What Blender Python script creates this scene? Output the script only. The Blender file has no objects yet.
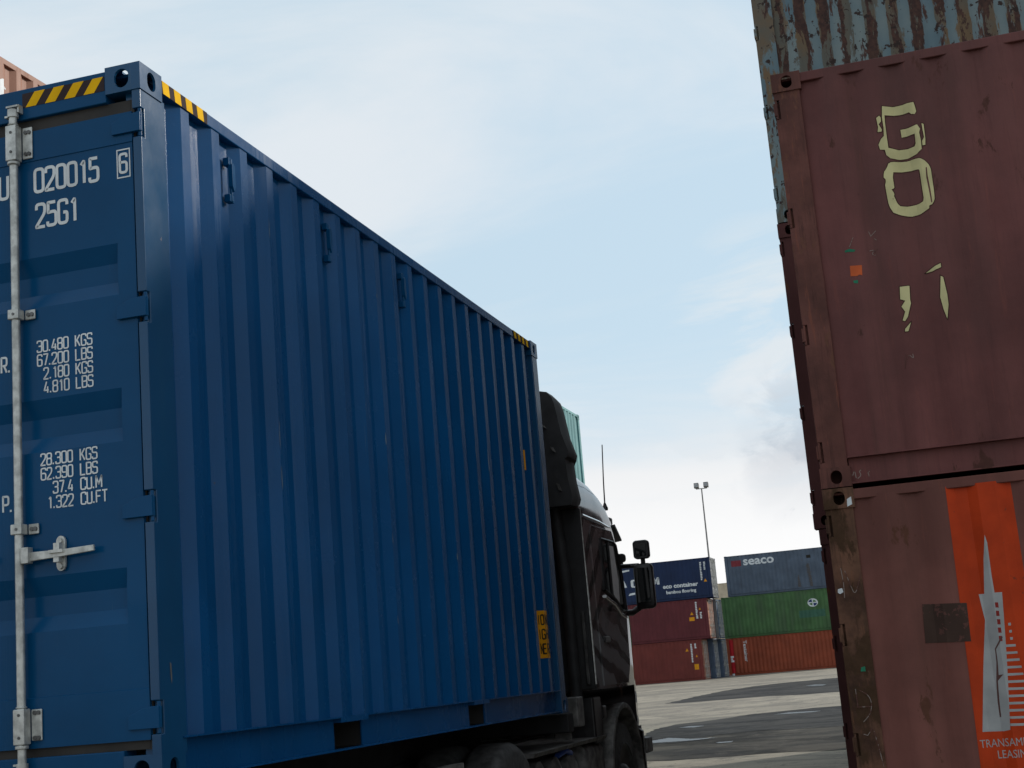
import bpy, bmesh, math, random
from mathutils import Vector, Matrix
from mathutils.geometry import tessellate_polygon
R = math.radians
random.seed(4)
C = bpy.context.scene.collection
SC = bpy.context.scene

# ------------------------------------------------------------------ camera
cam = bpy.data.cameras.new('camera'); camo = bpy.data.objects.new('camera', cam); C.objects.link(camo)
cr = Vector((0.95486471, 0.2856972, -0.08130499)); cd = Vector((-0.13325019, 0.16735589, -0.97685024)); cf = Vector((-0.26547651, 0.94359373, 0.19787144))
m = Matrix.Identity(4)
for i in range(3):
    m[i][0] = cr[i]; m[i][1] = -cd[i]; m[i][2] = -cf[i]
m.translation = Vector((2.87815, -4.98931, 1.5)); camo.matrix_world = m
cam.sensor_width = 36; cam.lens = 1454.6/1024*36; cam.clip_start = 0.05; cam.clip_end = 6000
SC.camera = camo

# ------------------------------------------------------------------ light
SUN_EL, SUN_AZ = 25, 45          # sun azimuth measured from +y towards +x
w = bpy.data.worlds.new('World'); SC.world = w; w.use_nodes = True
nt = w.node_tree; N = nt.nodes; LK = nt.links
for n in list(N): N.remove(n)
def nd(tree, typ, **kw):
    n = tree.nodes.new(typ)
    for k, v in kw.items(): setattr(n, k, v)
    return n
def mixc(tree, fac, a, b, blend='MIX'):
    n = tree.nodes.new('ShaderNodeMix'); n.data_type = 'RGBA'; n.blend_type = blend
    for s, v in ((0, fac), (6, a), (7, b)):
        if isinstance(v, (int, float)): n.inputs[s].default_value = v
        elif isinstance(v, (tuple, list)): n.inputs[s].default_value = (*v, 1) if len(v) == 3 else v
        else: tree.links.new(v, n.inputs[s])
    return n.outputs[2]
def mth(tree, op, a, b=None, c=None, clamp=False):
    n = tree.nodes.new('ShaderNodeMath'); n.operation = op; n.use_clamp = clamp
    for i, v in enumerate((a, b, c)):
        if v is None: continue
        if isinstance(v, (int, float)): n.inputs[i].default_value = v
        else: tree.links.new(v, n.inputs[i])
    return n.outputs[0]
def ramp(tree, x, lo, hi, smooth=True):
    n = tree.nodes.new('ShaderNodeMapRange'); n.interpolation_type = 'SMOOTHSTEP' if smooth else 'LINEAR'
    tree.links.new(x, n.inputs[0]); n.inputs[1].default_value = lo; n.inputs[2].default_value = hi
    return n.outputs[0]
def noise(tree, vec, scale, detail=5, rough=.55, dist=0, sc=None, off=(0, 0, 0)):
    mp = tree.nodes.new('ShaderNodeMapping'); tree.links.new(vec, mp.inputs[0])
    mp.inputs[1].default_value = off
    if sc: mp.inputs[3].default_value = sc
    n = tree.nodes.new('ShaderNodeTexNoise'); tree.links.new(mp.outputs[0], n.inputs[0])
    n.inputs['Scale'].default_value = scale; n.inputs['Detail'].default_value = detail
    n.inputs['Roughness'].default_value = rough; n.inputs['Distortion'].default_value = dist
    return n.outputs[0]
sky = nd(nt, 'ShaderNodeTexSky', sky_type='NISHITA', sun_disc=False, sun_elevation=R(SUN_EL), sun_rotation=R(SUN_AZ), dust_density=1.5, ozone_density=1.0)
tc = nd(nt, 'ShaderNodeTexCoord'); sep = nd(nt, 'ShaderNodeSeparateXYZ'); LK.new(tc.outputs['Generated'], sep.inputs[0])
# cloud deck: the view direction meets a flat layer overhead; heaped clouds low over the yard
zz = mth(nt, 'ADD', mth(nt, 'MAXIMUM', sep.outputs[2], 0.0), 0.16)
cmb = nd(nt, 'ShaderNodeCombineXYZ'); LK.new(mth(nt, 'DIVIDE', sep.outputs[0], zz), cmb.inputs[0]); LK.new(mth(nt, 'DIVIDE', sep.outputs[1], zz), cmb.inputs[1])
thin = noise(nt, cmb.outputs[0], 0.75, 7, .58, .7, sc=(1.0, 1.9, 1), off=(3.2, 0.6, 0))
def patch(d, lo, hi):
    v = nd(nt, 'ShaderNodeVectorMath', operation='DOT_PRODUCT'); LK.new(tc.outputs['Generated'], v.inputs[0]); v.inputs[1].default_value = Vector(d).normalized()
    return ramp(nt, v.outputs['Value'], math.cos(R(lo)), math.cos(R(hi)))
gap = mth(nt, 'MULTIPLY', patch((-.16, .93, .27), 13, 2), .42)         # thinner cloud: the bluest part of the sky
veil = ramp(nt, mth(nt, 'SUBTRACT', thin, mth(nt, 'MULTIPLY', gap, .38)), .30, .62)
low = ramp(nt, mth(nt, 'ADD', sep.outputs[2], mth(nt, 'MULTIPLY', mth(nt, 'SUBTRACT', thin, .5), .22)), .235, .11)
fac = mth(nt, 'MAXIMUM', mth(nt, 'ADD', mth(nt, 'MULTIPLY', veil, .62), .10), low)
wisp = mth(nt, 'MULTIPLY', patch((-.075, .975, .205), 6.5, 1.0), ramp(nt, noise(nt, tc.outputs['Generated'], 6.0, 8, .6, .6, sc=(1, 1, 2.6), off=(.3, 2.2, 5.1)), .42, .62))
fac = mth(nt, 'MAXIMUM', fac, mth(nt, 'MULTIPLY', wisp, .8))
lump = noise(nt, tc.outputs['Generated'], 9.0, 8, .58, .25, sc=(1, 1, 1.7), off=(1.7, 4.1, .35))
near = mth(nt, 'ADD', mth(nt, 'MULTIPLY', patch((-.075, .988, .128), 3.6, .3), .24), 0)
shade = mth(nt, 'MULTIPLY', ramp(nt, mth(nt, 'ADD', lump, near), .53, .70), ramp(nt, sep.outputs[2], .20, .08))
puff = mth(nt, 'ADD', mth(nt, 'MULTIPLY', patch((-.19, .977, .085), 4.5, .2), .22), mth(nt, 'MULTIPLY', patch((-.095, .99, .082), 4.5, .2), .20))
ccol = mixc(nt, mth(nt, 'MULTIPLY', ramp(nt, thin, .62, .40), .7), (8.5, 8.65, 8.85), (7.3, 8.0, 8.35))
ccol = mixc(nt, low, ccol, (8.35, 8.5, 8.7))
ccol = mixc(nt, mth(nt, 'MULTIPLY', shade, .8), ccol, (6.2, 6.6, 7.2))
fine = noise(nt, tc.outputs['Generated'], 22.0, 8, .62, .5, sc=(1, 1, 1.3), off=(4.4, 1.1, .9))
dark = mth(nt, 'MULTIPLY', patch((-.070, .989, .130), 4.6, .6), ramp(nt, mth(nt, 'ADD', mth(nt, 'MULTIPLY', patch((-.070, .989, .130), 3.6, .3), .30), fine), .52, .72))
ccol = mixc(nt, mth(nt, 'MULTIPLY', mth(nt, 'MULTIPLY', ramp(nt, fine, .46, .62), ramp(nt, sep.outputs[2], .135, .06)), .65), ccol, (6.9, 7.2, 7.6))
ccol = mixc(nt, mth(nt, 'MULTIPLY', dark, .9), ccol, (5.6, 6.0, 6.6))
lf = mth(nt, 'ADD', mth(nt, 'MULTIPLY', lump, .6), mth(nt, 'MULTIPLY', fine, .4))
brite = mth(nt, 'MULTIPLY', ramp(nt, mth(nt, 'SUBTRACT', lf, puff), .43, .37), ramp(nt, sep.outputs[2], .17, .06))
ccol = mixc(nt, brite, ccol, (9.9, 9.9, 9.9))
blue = mixc(nt, .80, sky.outputs[0], (6.1, 8.0, 9.4))
skyc = mixc(nt, fac, blue, ccol)
bg = nd(nt, 'ShaderNodeBackground'); LK.new(skyc, bg.inputs[0]); bg.inputs[1].default_value = 0.1
wo = nd(nt, 'ShaderNodeOutputWorld'); LK.new(bg.outputs[0], wo.inputs[0])
sl = bpy.data.lights.new('sun', 'SUN'); sl.energy = 3.2; sl.angle = R(2.0); sl.color = (1, .94, .85)
so = bpy.data.objects.new('sun', sl); C.objects.link(so); so.location = (30, 30, 40)
sd = Vector((math.sin(R(SUN_AZ))*math.cos(R(SUN_EL)), math.cos(R(SUN_AZ))*math.cos(R(SUN_EL)), math.sin(R(SUN_EL))))
so.rotation_euler = sd.to_track_quat('Z', 'Y').to_euler()
vs = SC.view_settings; vs.view_transform = 'Standard'; vs.look = 'None'; vs.exposure = 0.0; vs.gamma = 1.0; vs.use_curve_mapping = False
SC.cycles.use_denoising = True

# ------------------------------------------------------------------ materials
def newmat(name):
    mt = bpy.data.materials.new(name); mt.use_nodes = True
    t = mt.node_tree; p = t.nodes['Principled BSDF']
    return mt, t, p
def setp(p, **kw):
    for k, v in kw.items():
        s = p.inputs[k.replace('_', ' ')]
        s.default_value = (*v, 1) if isinstance(v, (tuple, list)) and len(v) == 3 else v
def plain(name, col, rough=.5, metal=0, var=.15, scale=9, bump=0, **kw):
    mt, t, p = newmat(name); setp(p, Roughness=rough, Metallic=metal, **kw)
    c = nd(t, 'ShaderNodeTexCoord').outputs['Object']
    f = noise(t, c, scale, 5)
    dk = tuple(x*(1-2*var) for x in col); lt = tuple(min(1, x*(1+2*var)) for x in col)
    t.links.new(mixc(t, ramp(t, f, .3, .7), dk, lt), p.inputs['Base Color'])
    if bump:
        b = nd(t, 'ShaderNodeBump'); b.inputs['Strength'].default_value = bump; b.inputs['Distance'].default_value = .01
        t.links.new(noise(t, c, scale*6, 4), b.inputs['Height']); t.links.new(b.outputs[0], p.inputs['Normal'])
    return mt
def paint(name, col, rough=.4, seed=0, var=.12, streak=.3, streakcol=(.05, .035, .025), rust=.0, rustcol=(.07, .03, .015), fade=0, fadecol=(.3, .3, .3), spec=.2, bump=.05, big=1.1, scratch=0, fine=0):
    """painted container steel: uneven fading, vertical run-off streaks, rust spots"""
    mt, t, p = newmat(name); o = (seed*3.7, seed*1.9, seed*2.3)
    c = nd(t, 'ShaderNodeTexCoord').outputs['Object']
    base = mixc(t, ramp(t, noise(t, c, big, 6, .6, off=o), .3, .72), tuple(x*(1-var*1.6) for x in col), tuple(x*(1+var*1.6) for x in col))
    if fade: base = mixc(t, mth(t, 'MULTIPLY', ramp(t, noise(t, c, .8, 4, .5, sc=(2.2, 2.2, .5), off=o), .42, .7), fade), base, fadecol)
    st = ramp(t, noise(t, c, 1.0, 6, .62, sc=(7, 7, .28), off=o), .52, .78)
    base = mixc(t, mth(t, 'MULTIPLY', st, streak), base, streakcol)
    rv = st
    if fine:
        fs = ramp(t, noise(t, c, 1.0, 8, .75, .2, sc=(26, 26, 1.6), off=o), .50, .66)
        base = mixc(t, mth(t, 'MULTIPLY', fs, fine), base, tuple(x*.45 for x in col))
        fb = ramp(t, noise(t, c, 1.0, 8, .75, .3, sc=(30, 30, 2.6), off=(o[0]+4, o[1], o[2]+9)), .56, .68)
        base = mixc(t, mth(t, 'MULTIPLY', fb, fine), base, (col[0]*1.7, col[1]*1.45, col[2]*1.15))
    if rust:
        rm = ramp(t, noise(t, c, 3.2, 9, .68, .2, sc=(1.6, 1.6, .7), off=o), .66-.22*rust, .70-.18*rust)
        rc = mixc(t, noise(t, c, 22, 4, off=o), rustcol, tuple(x*2.1 for x in rustcol))
        base = mixc(t, rm, base, rc); rv = rm
    if scratch:
        sm = mth(t, 'MULTIPLY', ramp(t, noise(t, c, 1.0, 5, .7, .1, sc=(34, 34, .55), off=o), .66, .70), ramp(t, noise(t, c, 2.2, 4, off=o), .45, .62))
        base = mixc(t, mth(t, 'MULTIPLY', sm, scratch), base, (.10, .15, .20))
        ch = ramp(t, noise(t, c, 19, 5, .6, off=o), .735, .75)
        base = mixc(t, mth(t, 'MULTIPLY', ch, scratch), base, (.07, .05, .04))
    t.links.new(base, p.inputs['Base Color'])
    rg = mth(t, 'ADD', mth(t, 'MULTIPLY', rv, .28), mth(t, 'ADD', mth(t, 'MULTIPLY', noise(t, c, 3.5, 6, .65, off=o), .16), rough-.08), clamp=True)
    t.links.new(rg, p.inputs['Roughness']); setp(p, Specular_IOR_Level=spec)
    b = nd(t, 'ShaderNodeBump'); b.inputs['Strength'].default_value = bump; b.inputs['Distance'].default_value = .02
    t.links.new(noise(t, c, 5.5, 6, .6, off=o), b.inputs['Height']); t.links.new(b.outputs[0], p.inputs['Normal'])
    return mt
def peeled(name, seed=0, keep=True, under_at=.492):
    """light blue paint flaking off olive primer and dark rust; more paint is left on the outer ridges"""
    mt, t, p = newmat(name); o = (seed*2.1, seed, seed*1.3)
    c = nd(t, 'ShaderNodeTexCoord').outputs['Object']; s = nd(t, 'ShaderNodeSeparateXYZ'); t.links.new(c, s.inputs[0])
    ridge = mth(t, 'MULTIPLY', ramp(t, s.outputs[1], -1.190, -1.212), 1.0 if keep else .55)
    blue_ = mixc(t, ramp(t, noise(t, c, 1.4, 5, off=o), .35, .65), (.10, .16, .19), (.17, .215, .215))
    olive = mixc(t, ramp(t, noise(t, c, 2.6, 6, off=o), .35, .65), (.105, .105, .088), (.15, .10, .055))
    under = mixc(t, ramp(t, noise(t, c, 30, 4, off=o), .3, .7), (.040, .020, .017), (.080, .038, .027))
    n1 = noise(t, c, 2.0, 9, .7, .3, sc=(3.0, .2, .9), off=o)
    n2 = noise(t, c, 2.6, 10, .72, .35, sc=(3.0, .2, .75), off=(o[0]+7, o[1], o[2]+3))
    a = mixc(t, ramp(t, mth(t, 'ADD', n1, mth(t, 'MULTIPLY', ridge, .15)), .56, .60), olive, blue_)
    a = mixc(t, ramp(t, mth(t, 'SUBTRACT', n2, mth(t, 'MULTIPLY', ridge, .09)), under_at-.01, under_at+.01), a, under)
    spots = ramp(t, noise(t, c, 13, 6, .6, off=o), .61, .63)
    a = mixc(t, spots, a, (.03, .018, .015))
    t.links.new(a, p.inputs['Base Color']); setp(p, Roughness=.75, Specular_IOR_Level=.3)
    b = nd(t, 'ShaderNodeBump'); b.inputs['Strength'].default_value = .25; b.inputs['Distance'].default_value = .01
    t.links.new(n2, b.inputs['Height']); t.links.new(b.outputs[0], p.inputs['Normal'])
    return mt
def emblem_paint(name, col, rough=.5, wear=.0, under=(.1, .05, .045), seed=0):
    mt, t, p = newmat(name); c = nd(t, 'ShaderNodeTexCoord').outputs['Object']; o = (seed, seed*2, seed*3)
    base = mixc(t, ramp(t, noise(t, c, 6, 6, off=o), .3, .7), tuple(x*.86 for x in col), tuple(min(1, x*1.1) for x in col))
    if wear: base = mixc(t, ramp(t, noise(t, c, 14, 8, .7, off=o), .68-wear*.2, .70-wear*.2), base, under)
    t.links.new(base, p.inputs['Base Color']); setp(p, Roughness=rough, Specular_IOR_Level=.15)
    return mt

M = {}
M['blue'] = paint('blue paint', (.0014, .053, .142), .22, 1, scratch=.25, var=.08, streak=.14, streakcol=(.008, .05, .10), bump=.03, spec=.13)
M['blue_side'] = paint('blue side paint', (.0014, .055, .163), .26, 1, var=.08, streak=.16, streakcol=(.006, .050, .115), bump=.03, spec=.16, scratch=.5)
M['blue_post'] = paint('blue post paint', (.005, .056, .138), .2, 2, scratch=.4, var=.08, streak=.16, streakcol=(.015, .08, .13), rust=.05, bump=.03, spec=.34)
M['gasket'] = plain('door gasket rubber', (.020, .017, .014), .7, var=.25, scale=5)
M['zinc'] = plain('galvanised steel', (.44, .45, .43), .42, .55, var=.14, scale=24)
M['bolt'] = plain('bolt steel', (.12, .12, .12), .5, .6)
M['white_letter'] = emblem_paint('white vinyl letters', (.60, .64, .66), .45)
M['yellow_tape'] = emblem_paint('yellow tape', (.74, .42, .006), .85)
M['dark_tape'] = emblem_paint('dark tape', (.040, .028, .030), .85)
M['black_letter'] = emblem_paint('black letters', (.02, .018, .015), .5)
M['orange_sticker'] = emblem_paint('amber sticker', (.62, .27, .01), .5)
M['brownA'] = paint('oxide brown paint', (.126, .043, .040), .58, 5, var=.18, streak=.50, streakcol=(.075, .033, .027), rust=.14, rustcol=(.05, .021, .017), fade=.35, fadecol=(.087, .047, .043), bump=.2, fine=.22)
M['brownA_post'] = paint('oxide brown post', (.115, .043, .034), .62, 6, var=.24, streak=.7, streakcol=(.062, .028, .025), rust=.45, rustcol=(.085, .038, .026), bump=.3, big=2.2, fine=.7)
M['brownB'] = paint('faded red brown paint', (.160, .060, .048), .58, 7, var=.16, streak=.5, streakcol=(.090, .038, .028), rust=.14, rustcol=(.06, .025, .016), fine=.15, bump=.12)
M['brownB_post'] = paint('rusted olive brown post', (.098, .047, .029), .7, 8, var=.40, streak=.9, streakcol=(.038, .027, .015), rust=.7, rustcol=(.038, .021, .012), bump=.35, big=4.2, fine=.8)
M['brownC'] = paint('dark brown paint', (.090, .036, .033), .7, 9, spec=.1, var=.15, streak=.5, streakcol=(.05, .022, .02), rust=.3, rustcol=(.05, .02, .015), bump=.12)
M['brownD'] = paint('dark red brown paint', (.098, .038, .036), .7, 10, spec=.1, var=.15, streak=.5, streakcol=(.04, .02, .02), rust=.25, bump=.12)
M['peel'] = peeled('flaking light blue paint', 6)
M['peel_post'] = peeled('flaking paint on the post', 8, False, .535)
M['cream_letter'] = emblem_paint('cream decal', (.52, .48, .25), .6, .08, (.10, .04, .036), 3)
M['orange_band'] = emblem_paint('orange band', (.42, .040, .006), .55, .10, (.22, .035, .014), 5)
M['pale_emblem'] = emblem_paint('pale grey emblem', (.33, .34, .34), .55, .12, (.28, .26, .25), 6)
M['red_detail'] = emblem_paint('dark red detail', (.22, .02, .016), .55)
M['stain'] = emblem_paint('old glue stain', (.055, .033, .026), .85, .62, (.105, .048, .040))
M['orange_chip'] = emblem_paint('orange chip', (.50, .10, .03), .6, .2)
M['green_chip'] = emblem_paint('green chip', (.02, .16, .09), .6, .1)
M['rust_run'] = emblem_paint('rusty run-off', (.085, .075, .07), .8, .75, (.07, .095, .13))
M['letter_edge'] = emblem_paint('dirt round the letters', (.055, .024, .02), .8, .2, (.10, .04, .036))
M['scuff'] = emblem_paint('rubbed paint', (.16, .19, .22), .7, .4, (.02, .06, .12))
M['chalk'] = emblem_paint('chalk mark', (.23, .185, .165), .9, .95, (.105, .05, .042))
M['crack'] = emblem_paint('crack', (.10, .05, .045), .8)
M['brown_row'] = paint('shaded brown paint', (.055, .022, .021), .85, 11, spec=.1)
M['navy'] = paint('navy paint', (.009, .022, .066), .5, 12, var=.08, streak=.12, bump=.04)
M['maroon'] = paint('maroon paint', (.098, .020, .025), .5, 13, var=.08, streak=.15, bump=.04)
M['red_brown'] = paint('brick red paint', (.135, .028, .023), .5, 14, var=.08, streak=.15, bump=.04)
M['slate'] = paint('slate blue paint', (.078, .105, .145), .55, 15, var=.12, streak=.35, streakcol=(.06, .05, .045), rust=.06, bump=.05)
M['green'] = paint('green paint', (.058, .130, .050), .55, 16, var=.12, streak=.3, streakcol=(.04, .06, .04), fade=.5, fadecol=(.055, .08, .052), bump=.05)
M['orange'] = paint('orange brown paint', (.235, .052, .024), .5, 17, var=.10, streak=.15, bump=.04)
M['greyblue'] = paint('grey blue paint', (.07, .10, .15), .55, 18, var=.12, streak=.3, bump=.05)
M['grey'] = paint('grey paint', (.17, .18, .19), .55, 19, var=.12, streak=.3, bump=.05)
M['beige'] = paint('beige paint', (.50, .43, .32), .55, 20, var=.1, streak=.25, bump=.05)
M['pink'] = paint('faded terracotta paint', (.29, .145, .10), .55, 21, var=.10, streak=.25, streakcol=(.2, .1, .08), bump=.06)  # also gives two far door ends their painted sunlit tone
M['teal'] = paint('pale teal paint', (.125, .285, .295), .5, 22, var=.10, streak=.2, streakcol=(.1, .2, .2), bump=.05)
M['floor_wood'] = plain('container underside', (.010, .009, .009), .9)
# truck
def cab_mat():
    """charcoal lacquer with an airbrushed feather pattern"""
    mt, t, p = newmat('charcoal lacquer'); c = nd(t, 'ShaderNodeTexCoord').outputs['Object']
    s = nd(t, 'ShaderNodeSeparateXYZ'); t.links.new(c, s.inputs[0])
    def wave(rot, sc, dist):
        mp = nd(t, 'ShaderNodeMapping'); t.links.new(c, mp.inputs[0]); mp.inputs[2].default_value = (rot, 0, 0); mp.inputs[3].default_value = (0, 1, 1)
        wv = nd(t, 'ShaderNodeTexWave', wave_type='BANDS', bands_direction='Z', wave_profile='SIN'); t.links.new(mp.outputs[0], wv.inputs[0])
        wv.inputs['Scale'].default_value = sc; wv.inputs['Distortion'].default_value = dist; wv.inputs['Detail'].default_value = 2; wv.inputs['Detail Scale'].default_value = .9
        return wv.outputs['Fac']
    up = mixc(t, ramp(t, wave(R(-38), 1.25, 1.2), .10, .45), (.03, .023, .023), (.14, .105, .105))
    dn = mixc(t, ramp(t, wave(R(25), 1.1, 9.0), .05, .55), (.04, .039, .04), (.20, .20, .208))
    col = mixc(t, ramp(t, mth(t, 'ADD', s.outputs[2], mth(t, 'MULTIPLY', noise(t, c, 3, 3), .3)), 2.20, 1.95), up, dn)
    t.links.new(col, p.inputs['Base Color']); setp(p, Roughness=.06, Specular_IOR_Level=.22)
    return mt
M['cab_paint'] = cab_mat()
M['black_plastic'] = plain('black plastic', (.014, .013, .014), .45, var=.25, scale=14, bump=.05)
M['matt_black'] = plain('sooty black', (.009, .009, .010), .7, var=.3, scale=7)
M['rubber'] = plain('tyre rubber', (.030, .029, .029), .78, var=.3, scale=16, bump=.15)
M['dark_steel'] = plain('dark painted steel', (.050, .048, .047), .6, .2, var=.3, scale=9, bump=.1)
M['grey_steel'] = plain('dusty grey steel', (.10, .095, .09), .65, .2, var=.3, scale=11, bump=.1)
M['rim'] = plain('wheel steel', (.05, .05, .05), .5, .5, var=.2)
M['chrome'] = plain('bright trim', (.62, .62, .62), .18, .9, var=.05)
M['glass'] = plain('tinted glass', (.010, .012, .013), .04, 0, var=.1, IOR=1.5)
M['blind'] = plain('pale blind', (.78, .79, .78), .6, var=.04)  # pale colour standing in for sky reflected in the side window
M['mirror'] = plain('mirror glass', (.75, .76, .77), .03, 1, var=.02)
M['hose_blue'] = plain('blue hose', (.02, .06, .25), .5)
M['amber'] = plain('amber lens', (.5, .16, .01), .3)
M['lamp_red'] = plain('red lens', (.25, .01, .01), .3)
M['galv_pole'] = plain('weathered galvanised pole', (.19, .19, .19), .6, .3)

# ground
def ground_mat():
    mt, t, p = newmat('gravelly asphalt'); c = nd(t, 'ShaderNodeTexCoord').outputs['Object']
    a = noise(t, c, .13, 8, .65, .5); b = noise(t, c, .55, 9, .72, .4, off=(2, 7, 0)); g = noise(t, c, 26, 4, .7)
    col = mixc(t, ramp(t, a, .35, .65), (.300, .262, .205), (.200, .175, .140))
    col = mixc(t, mth(t, 'MULTIPLY', ramp(t, b, .50, .64), .62), col, (.125, .113, .096))
    col = mixc(t, mth(t, 'MULTIPLY', ramp(t, g, .4, .8), .5), col, (.36, .33, .28))
    tr = noise(t, c, .32, 8, .7, .9, sc=(.45, 1.0, 1), off=(3, 5, 0))
    col = mixc(t, mth(t, 'MULTIPLY', ramp(t, tr, .52, .57), .6), col, (.13, .118, .10))
    pb = noise(t, c, 1.9, 9, .8, sc=(1, .55, 1)); col = mixc(t, mth(t, 'MULTIPLY', ramp(t, pb, .54, .60), .6), col, (.10, .09, .078))
    t.links.new(col, p.inputs['Base Color']); setp(p, Roughness=.9, Specular_IOR_Level=.25)
    bp = nd(t, 'ShaderNodeBump'); bp.inputs['Strength'].default_value = .5; bp.inputs['Distance'].default_value = .02
    t.links.new(g, bp.inputs['Height']); t.links.new(bp.outputs[0], p.inputs['Normal'])
    return mt
def pavement_mat(name, lo, hi, rough, spec):
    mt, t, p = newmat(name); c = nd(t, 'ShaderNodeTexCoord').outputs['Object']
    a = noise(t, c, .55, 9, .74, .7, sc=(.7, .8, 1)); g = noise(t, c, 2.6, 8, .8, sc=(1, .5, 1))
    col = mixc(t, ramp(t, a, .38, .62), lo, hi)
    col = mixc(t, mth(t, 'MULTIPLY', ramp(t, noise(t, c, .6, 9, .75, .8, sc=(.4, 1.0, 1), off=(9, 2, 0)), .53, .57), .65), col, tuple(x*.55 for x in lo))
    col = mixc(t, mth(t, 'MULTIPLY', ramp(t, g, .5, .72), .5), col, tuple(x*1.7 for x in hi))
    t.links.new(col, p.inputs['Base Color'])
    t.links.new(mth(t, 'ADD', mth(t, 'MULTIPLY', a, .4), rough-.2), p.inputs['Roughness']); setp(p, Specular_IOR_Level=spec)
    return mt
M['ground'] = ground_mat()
M['damp'] = pavement_mat('damp asphalt', (.030, .029, .030), (.064, .061, .058), .8, .04)
M['half_damp'] = pavement_mat('half dry asphalt', (.036, .034, .033), (.090, .081, .070), .85, .04)
M['puddle'] = pavement_mat('puddle water', (.035, .035, .036), (.05, .05, .05), .30, .6)

# ------------------------------------------------------------------ mesh helpers
class MB:
    def __init__(s): s.v = []; s.f = []
    def add(s, vs, fs):
        o = len(s.v); s.v += [tuple(x) for x in vs]; s.f += [tuple(i+o for i in f) for f in fs]; return s
    def box(s, x0, x1, y0, y1, z0, z1):
        return s.add([(x0,y0,z0),(x1,y0,z0),(x1,y1,z0),(x0,y1,z0),(x0,y0,z1),(x1,y0,z1),(x1,y1,z1),(x0,y1,z1)],
                     [(0,3,2,1),(4,5,6,7),(0,1,5,4),(1,2,6,5),(2,3,7,6),(3,0,4,7)])
    def prism(s, poly, axis, a, b):
        """poly in the two remaining axes (in order), extruded along axis from a to b"""
        def P(p, t): q = list(p); q.insert(axis, t); return q
        n = len(poly); return s.add([P(p, a) for p in poly]+[P(p, b) for p in poly],
            [tuple(range(n))[::-1], tuple(range(n, 2*n))]+[(i, (i+1) % n, n+(i+1) % n, n+i) for i in range(n)])
    def tube(s, pts, r, n=10, cap=True):
        pts = [Vector(p) for p in pts]; rings = []
        up = None
        for i, p in enumerate(pts):
            d = (pts[min(i+1, len(pts)-1)]-pts[max(i-1, 0)]).normalized()
            if up is None: up = Vector((0, 0, 1)) if abs(d.z) < .9 else Vector((1, 0, 0))
            a = d.cross(up).normalized(); b = a.cross(d).normalized(); up = b
            rr = r[i] if isinstance(r, (list, tuple)) else r
            rings.append([p+a*rr*math.cos(2*math.pi*k/n)+b*rr*math.sin(2*math.pi*k/n) for k in range(n)])
        vs = [q for g in rings for q in g]; fs = []
        for i in range(len(pts)-1):
            for k in range(n): fs.append((i*n+k, i*n+(k+1) % n, (i+1)*n+(k+1) % n, (i+1)*n+k))
        if cap: fs += [tuple(range(n))[::-1], tuple(range((len(pts)-1)*n, len(pts)*n))]
        return s.add(vs, fs)
    def lathe(s, prof, axis, c, n=40):
        """prof: (offset along axis, radius)"""
        vs = []; fs = []; m_ = len(prof)
        o = [i for i in range(3) if i != axis]
        for k in range(n):
            a = 2*math.pi*k/n
            for (t, r) in prof:
                p = list(c); p[axis] += t; p[o[0]] += r*math.cos(a); p[o[1]] += r*math.sin(a); vs.append(p)
        for k in range(n):
            for j in range(m_-1):
                fs.append((k*m_+j, k*m_+j+1, ((k+1) % n)*m_+j+1, ((k+1) % n)*m_+j))
        return s.add(vs, fs)
    def build(s, name, mat, parent=None, origin=None, T=None, bevel=0, seg=2, sharp=32, recalc=True):
        me = bpy.data.meshes.new(name)
        vs = s.v
        if T: vs = [T(*p) for p in vs]
        if origin is not None: vs = [(p[0]-origin[0], p[1]-origin[1], p[2]-origin[2]) for p in vs]
        me.from_pydata(vs, [], s.f)
        if recalc:
            bm = bmesh.new(); bm.from_mesh(me); bmesh.ops.recalc_face_normals(bm, faces=bm.faces); bm.to_mesh(me); bm.free()
        for p in me.polygons: p.use_smooth = True
        me.set_sharp_from_angle(angle=R(sharp))
        me.materials.append(mat)
        o = bpy.data.objects.new(name, me); C.objects.link(o)
        if parent is not None: o.parent = parent
        if bevel:
            b = o.modifiers.new('edge', 'BEVEL'); b.width = bevel; b.segments = seg; b.limit_method = 'ANGLE'; b.angle_limit = R(35); b.harden_normals = True
        return o
def tag(o, label=None, cat=None, group=None, kind=None):
    if label: o['label'] = label
    if cat: o['category'] = cat
    if group: o['group'] = group
    if kind: o['kind'] = kind
    return o
def thing(name, label, cat, loc=(0, 0, 0), rz=0, group=None):
    o = bpy.data.objects.new(name, None); C.objects.link(o); o.empty_display_size = .3
    o.location = loc; o.rotation_euler = (0, 0, rz); return tag(o, label, cat, group)

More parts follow.
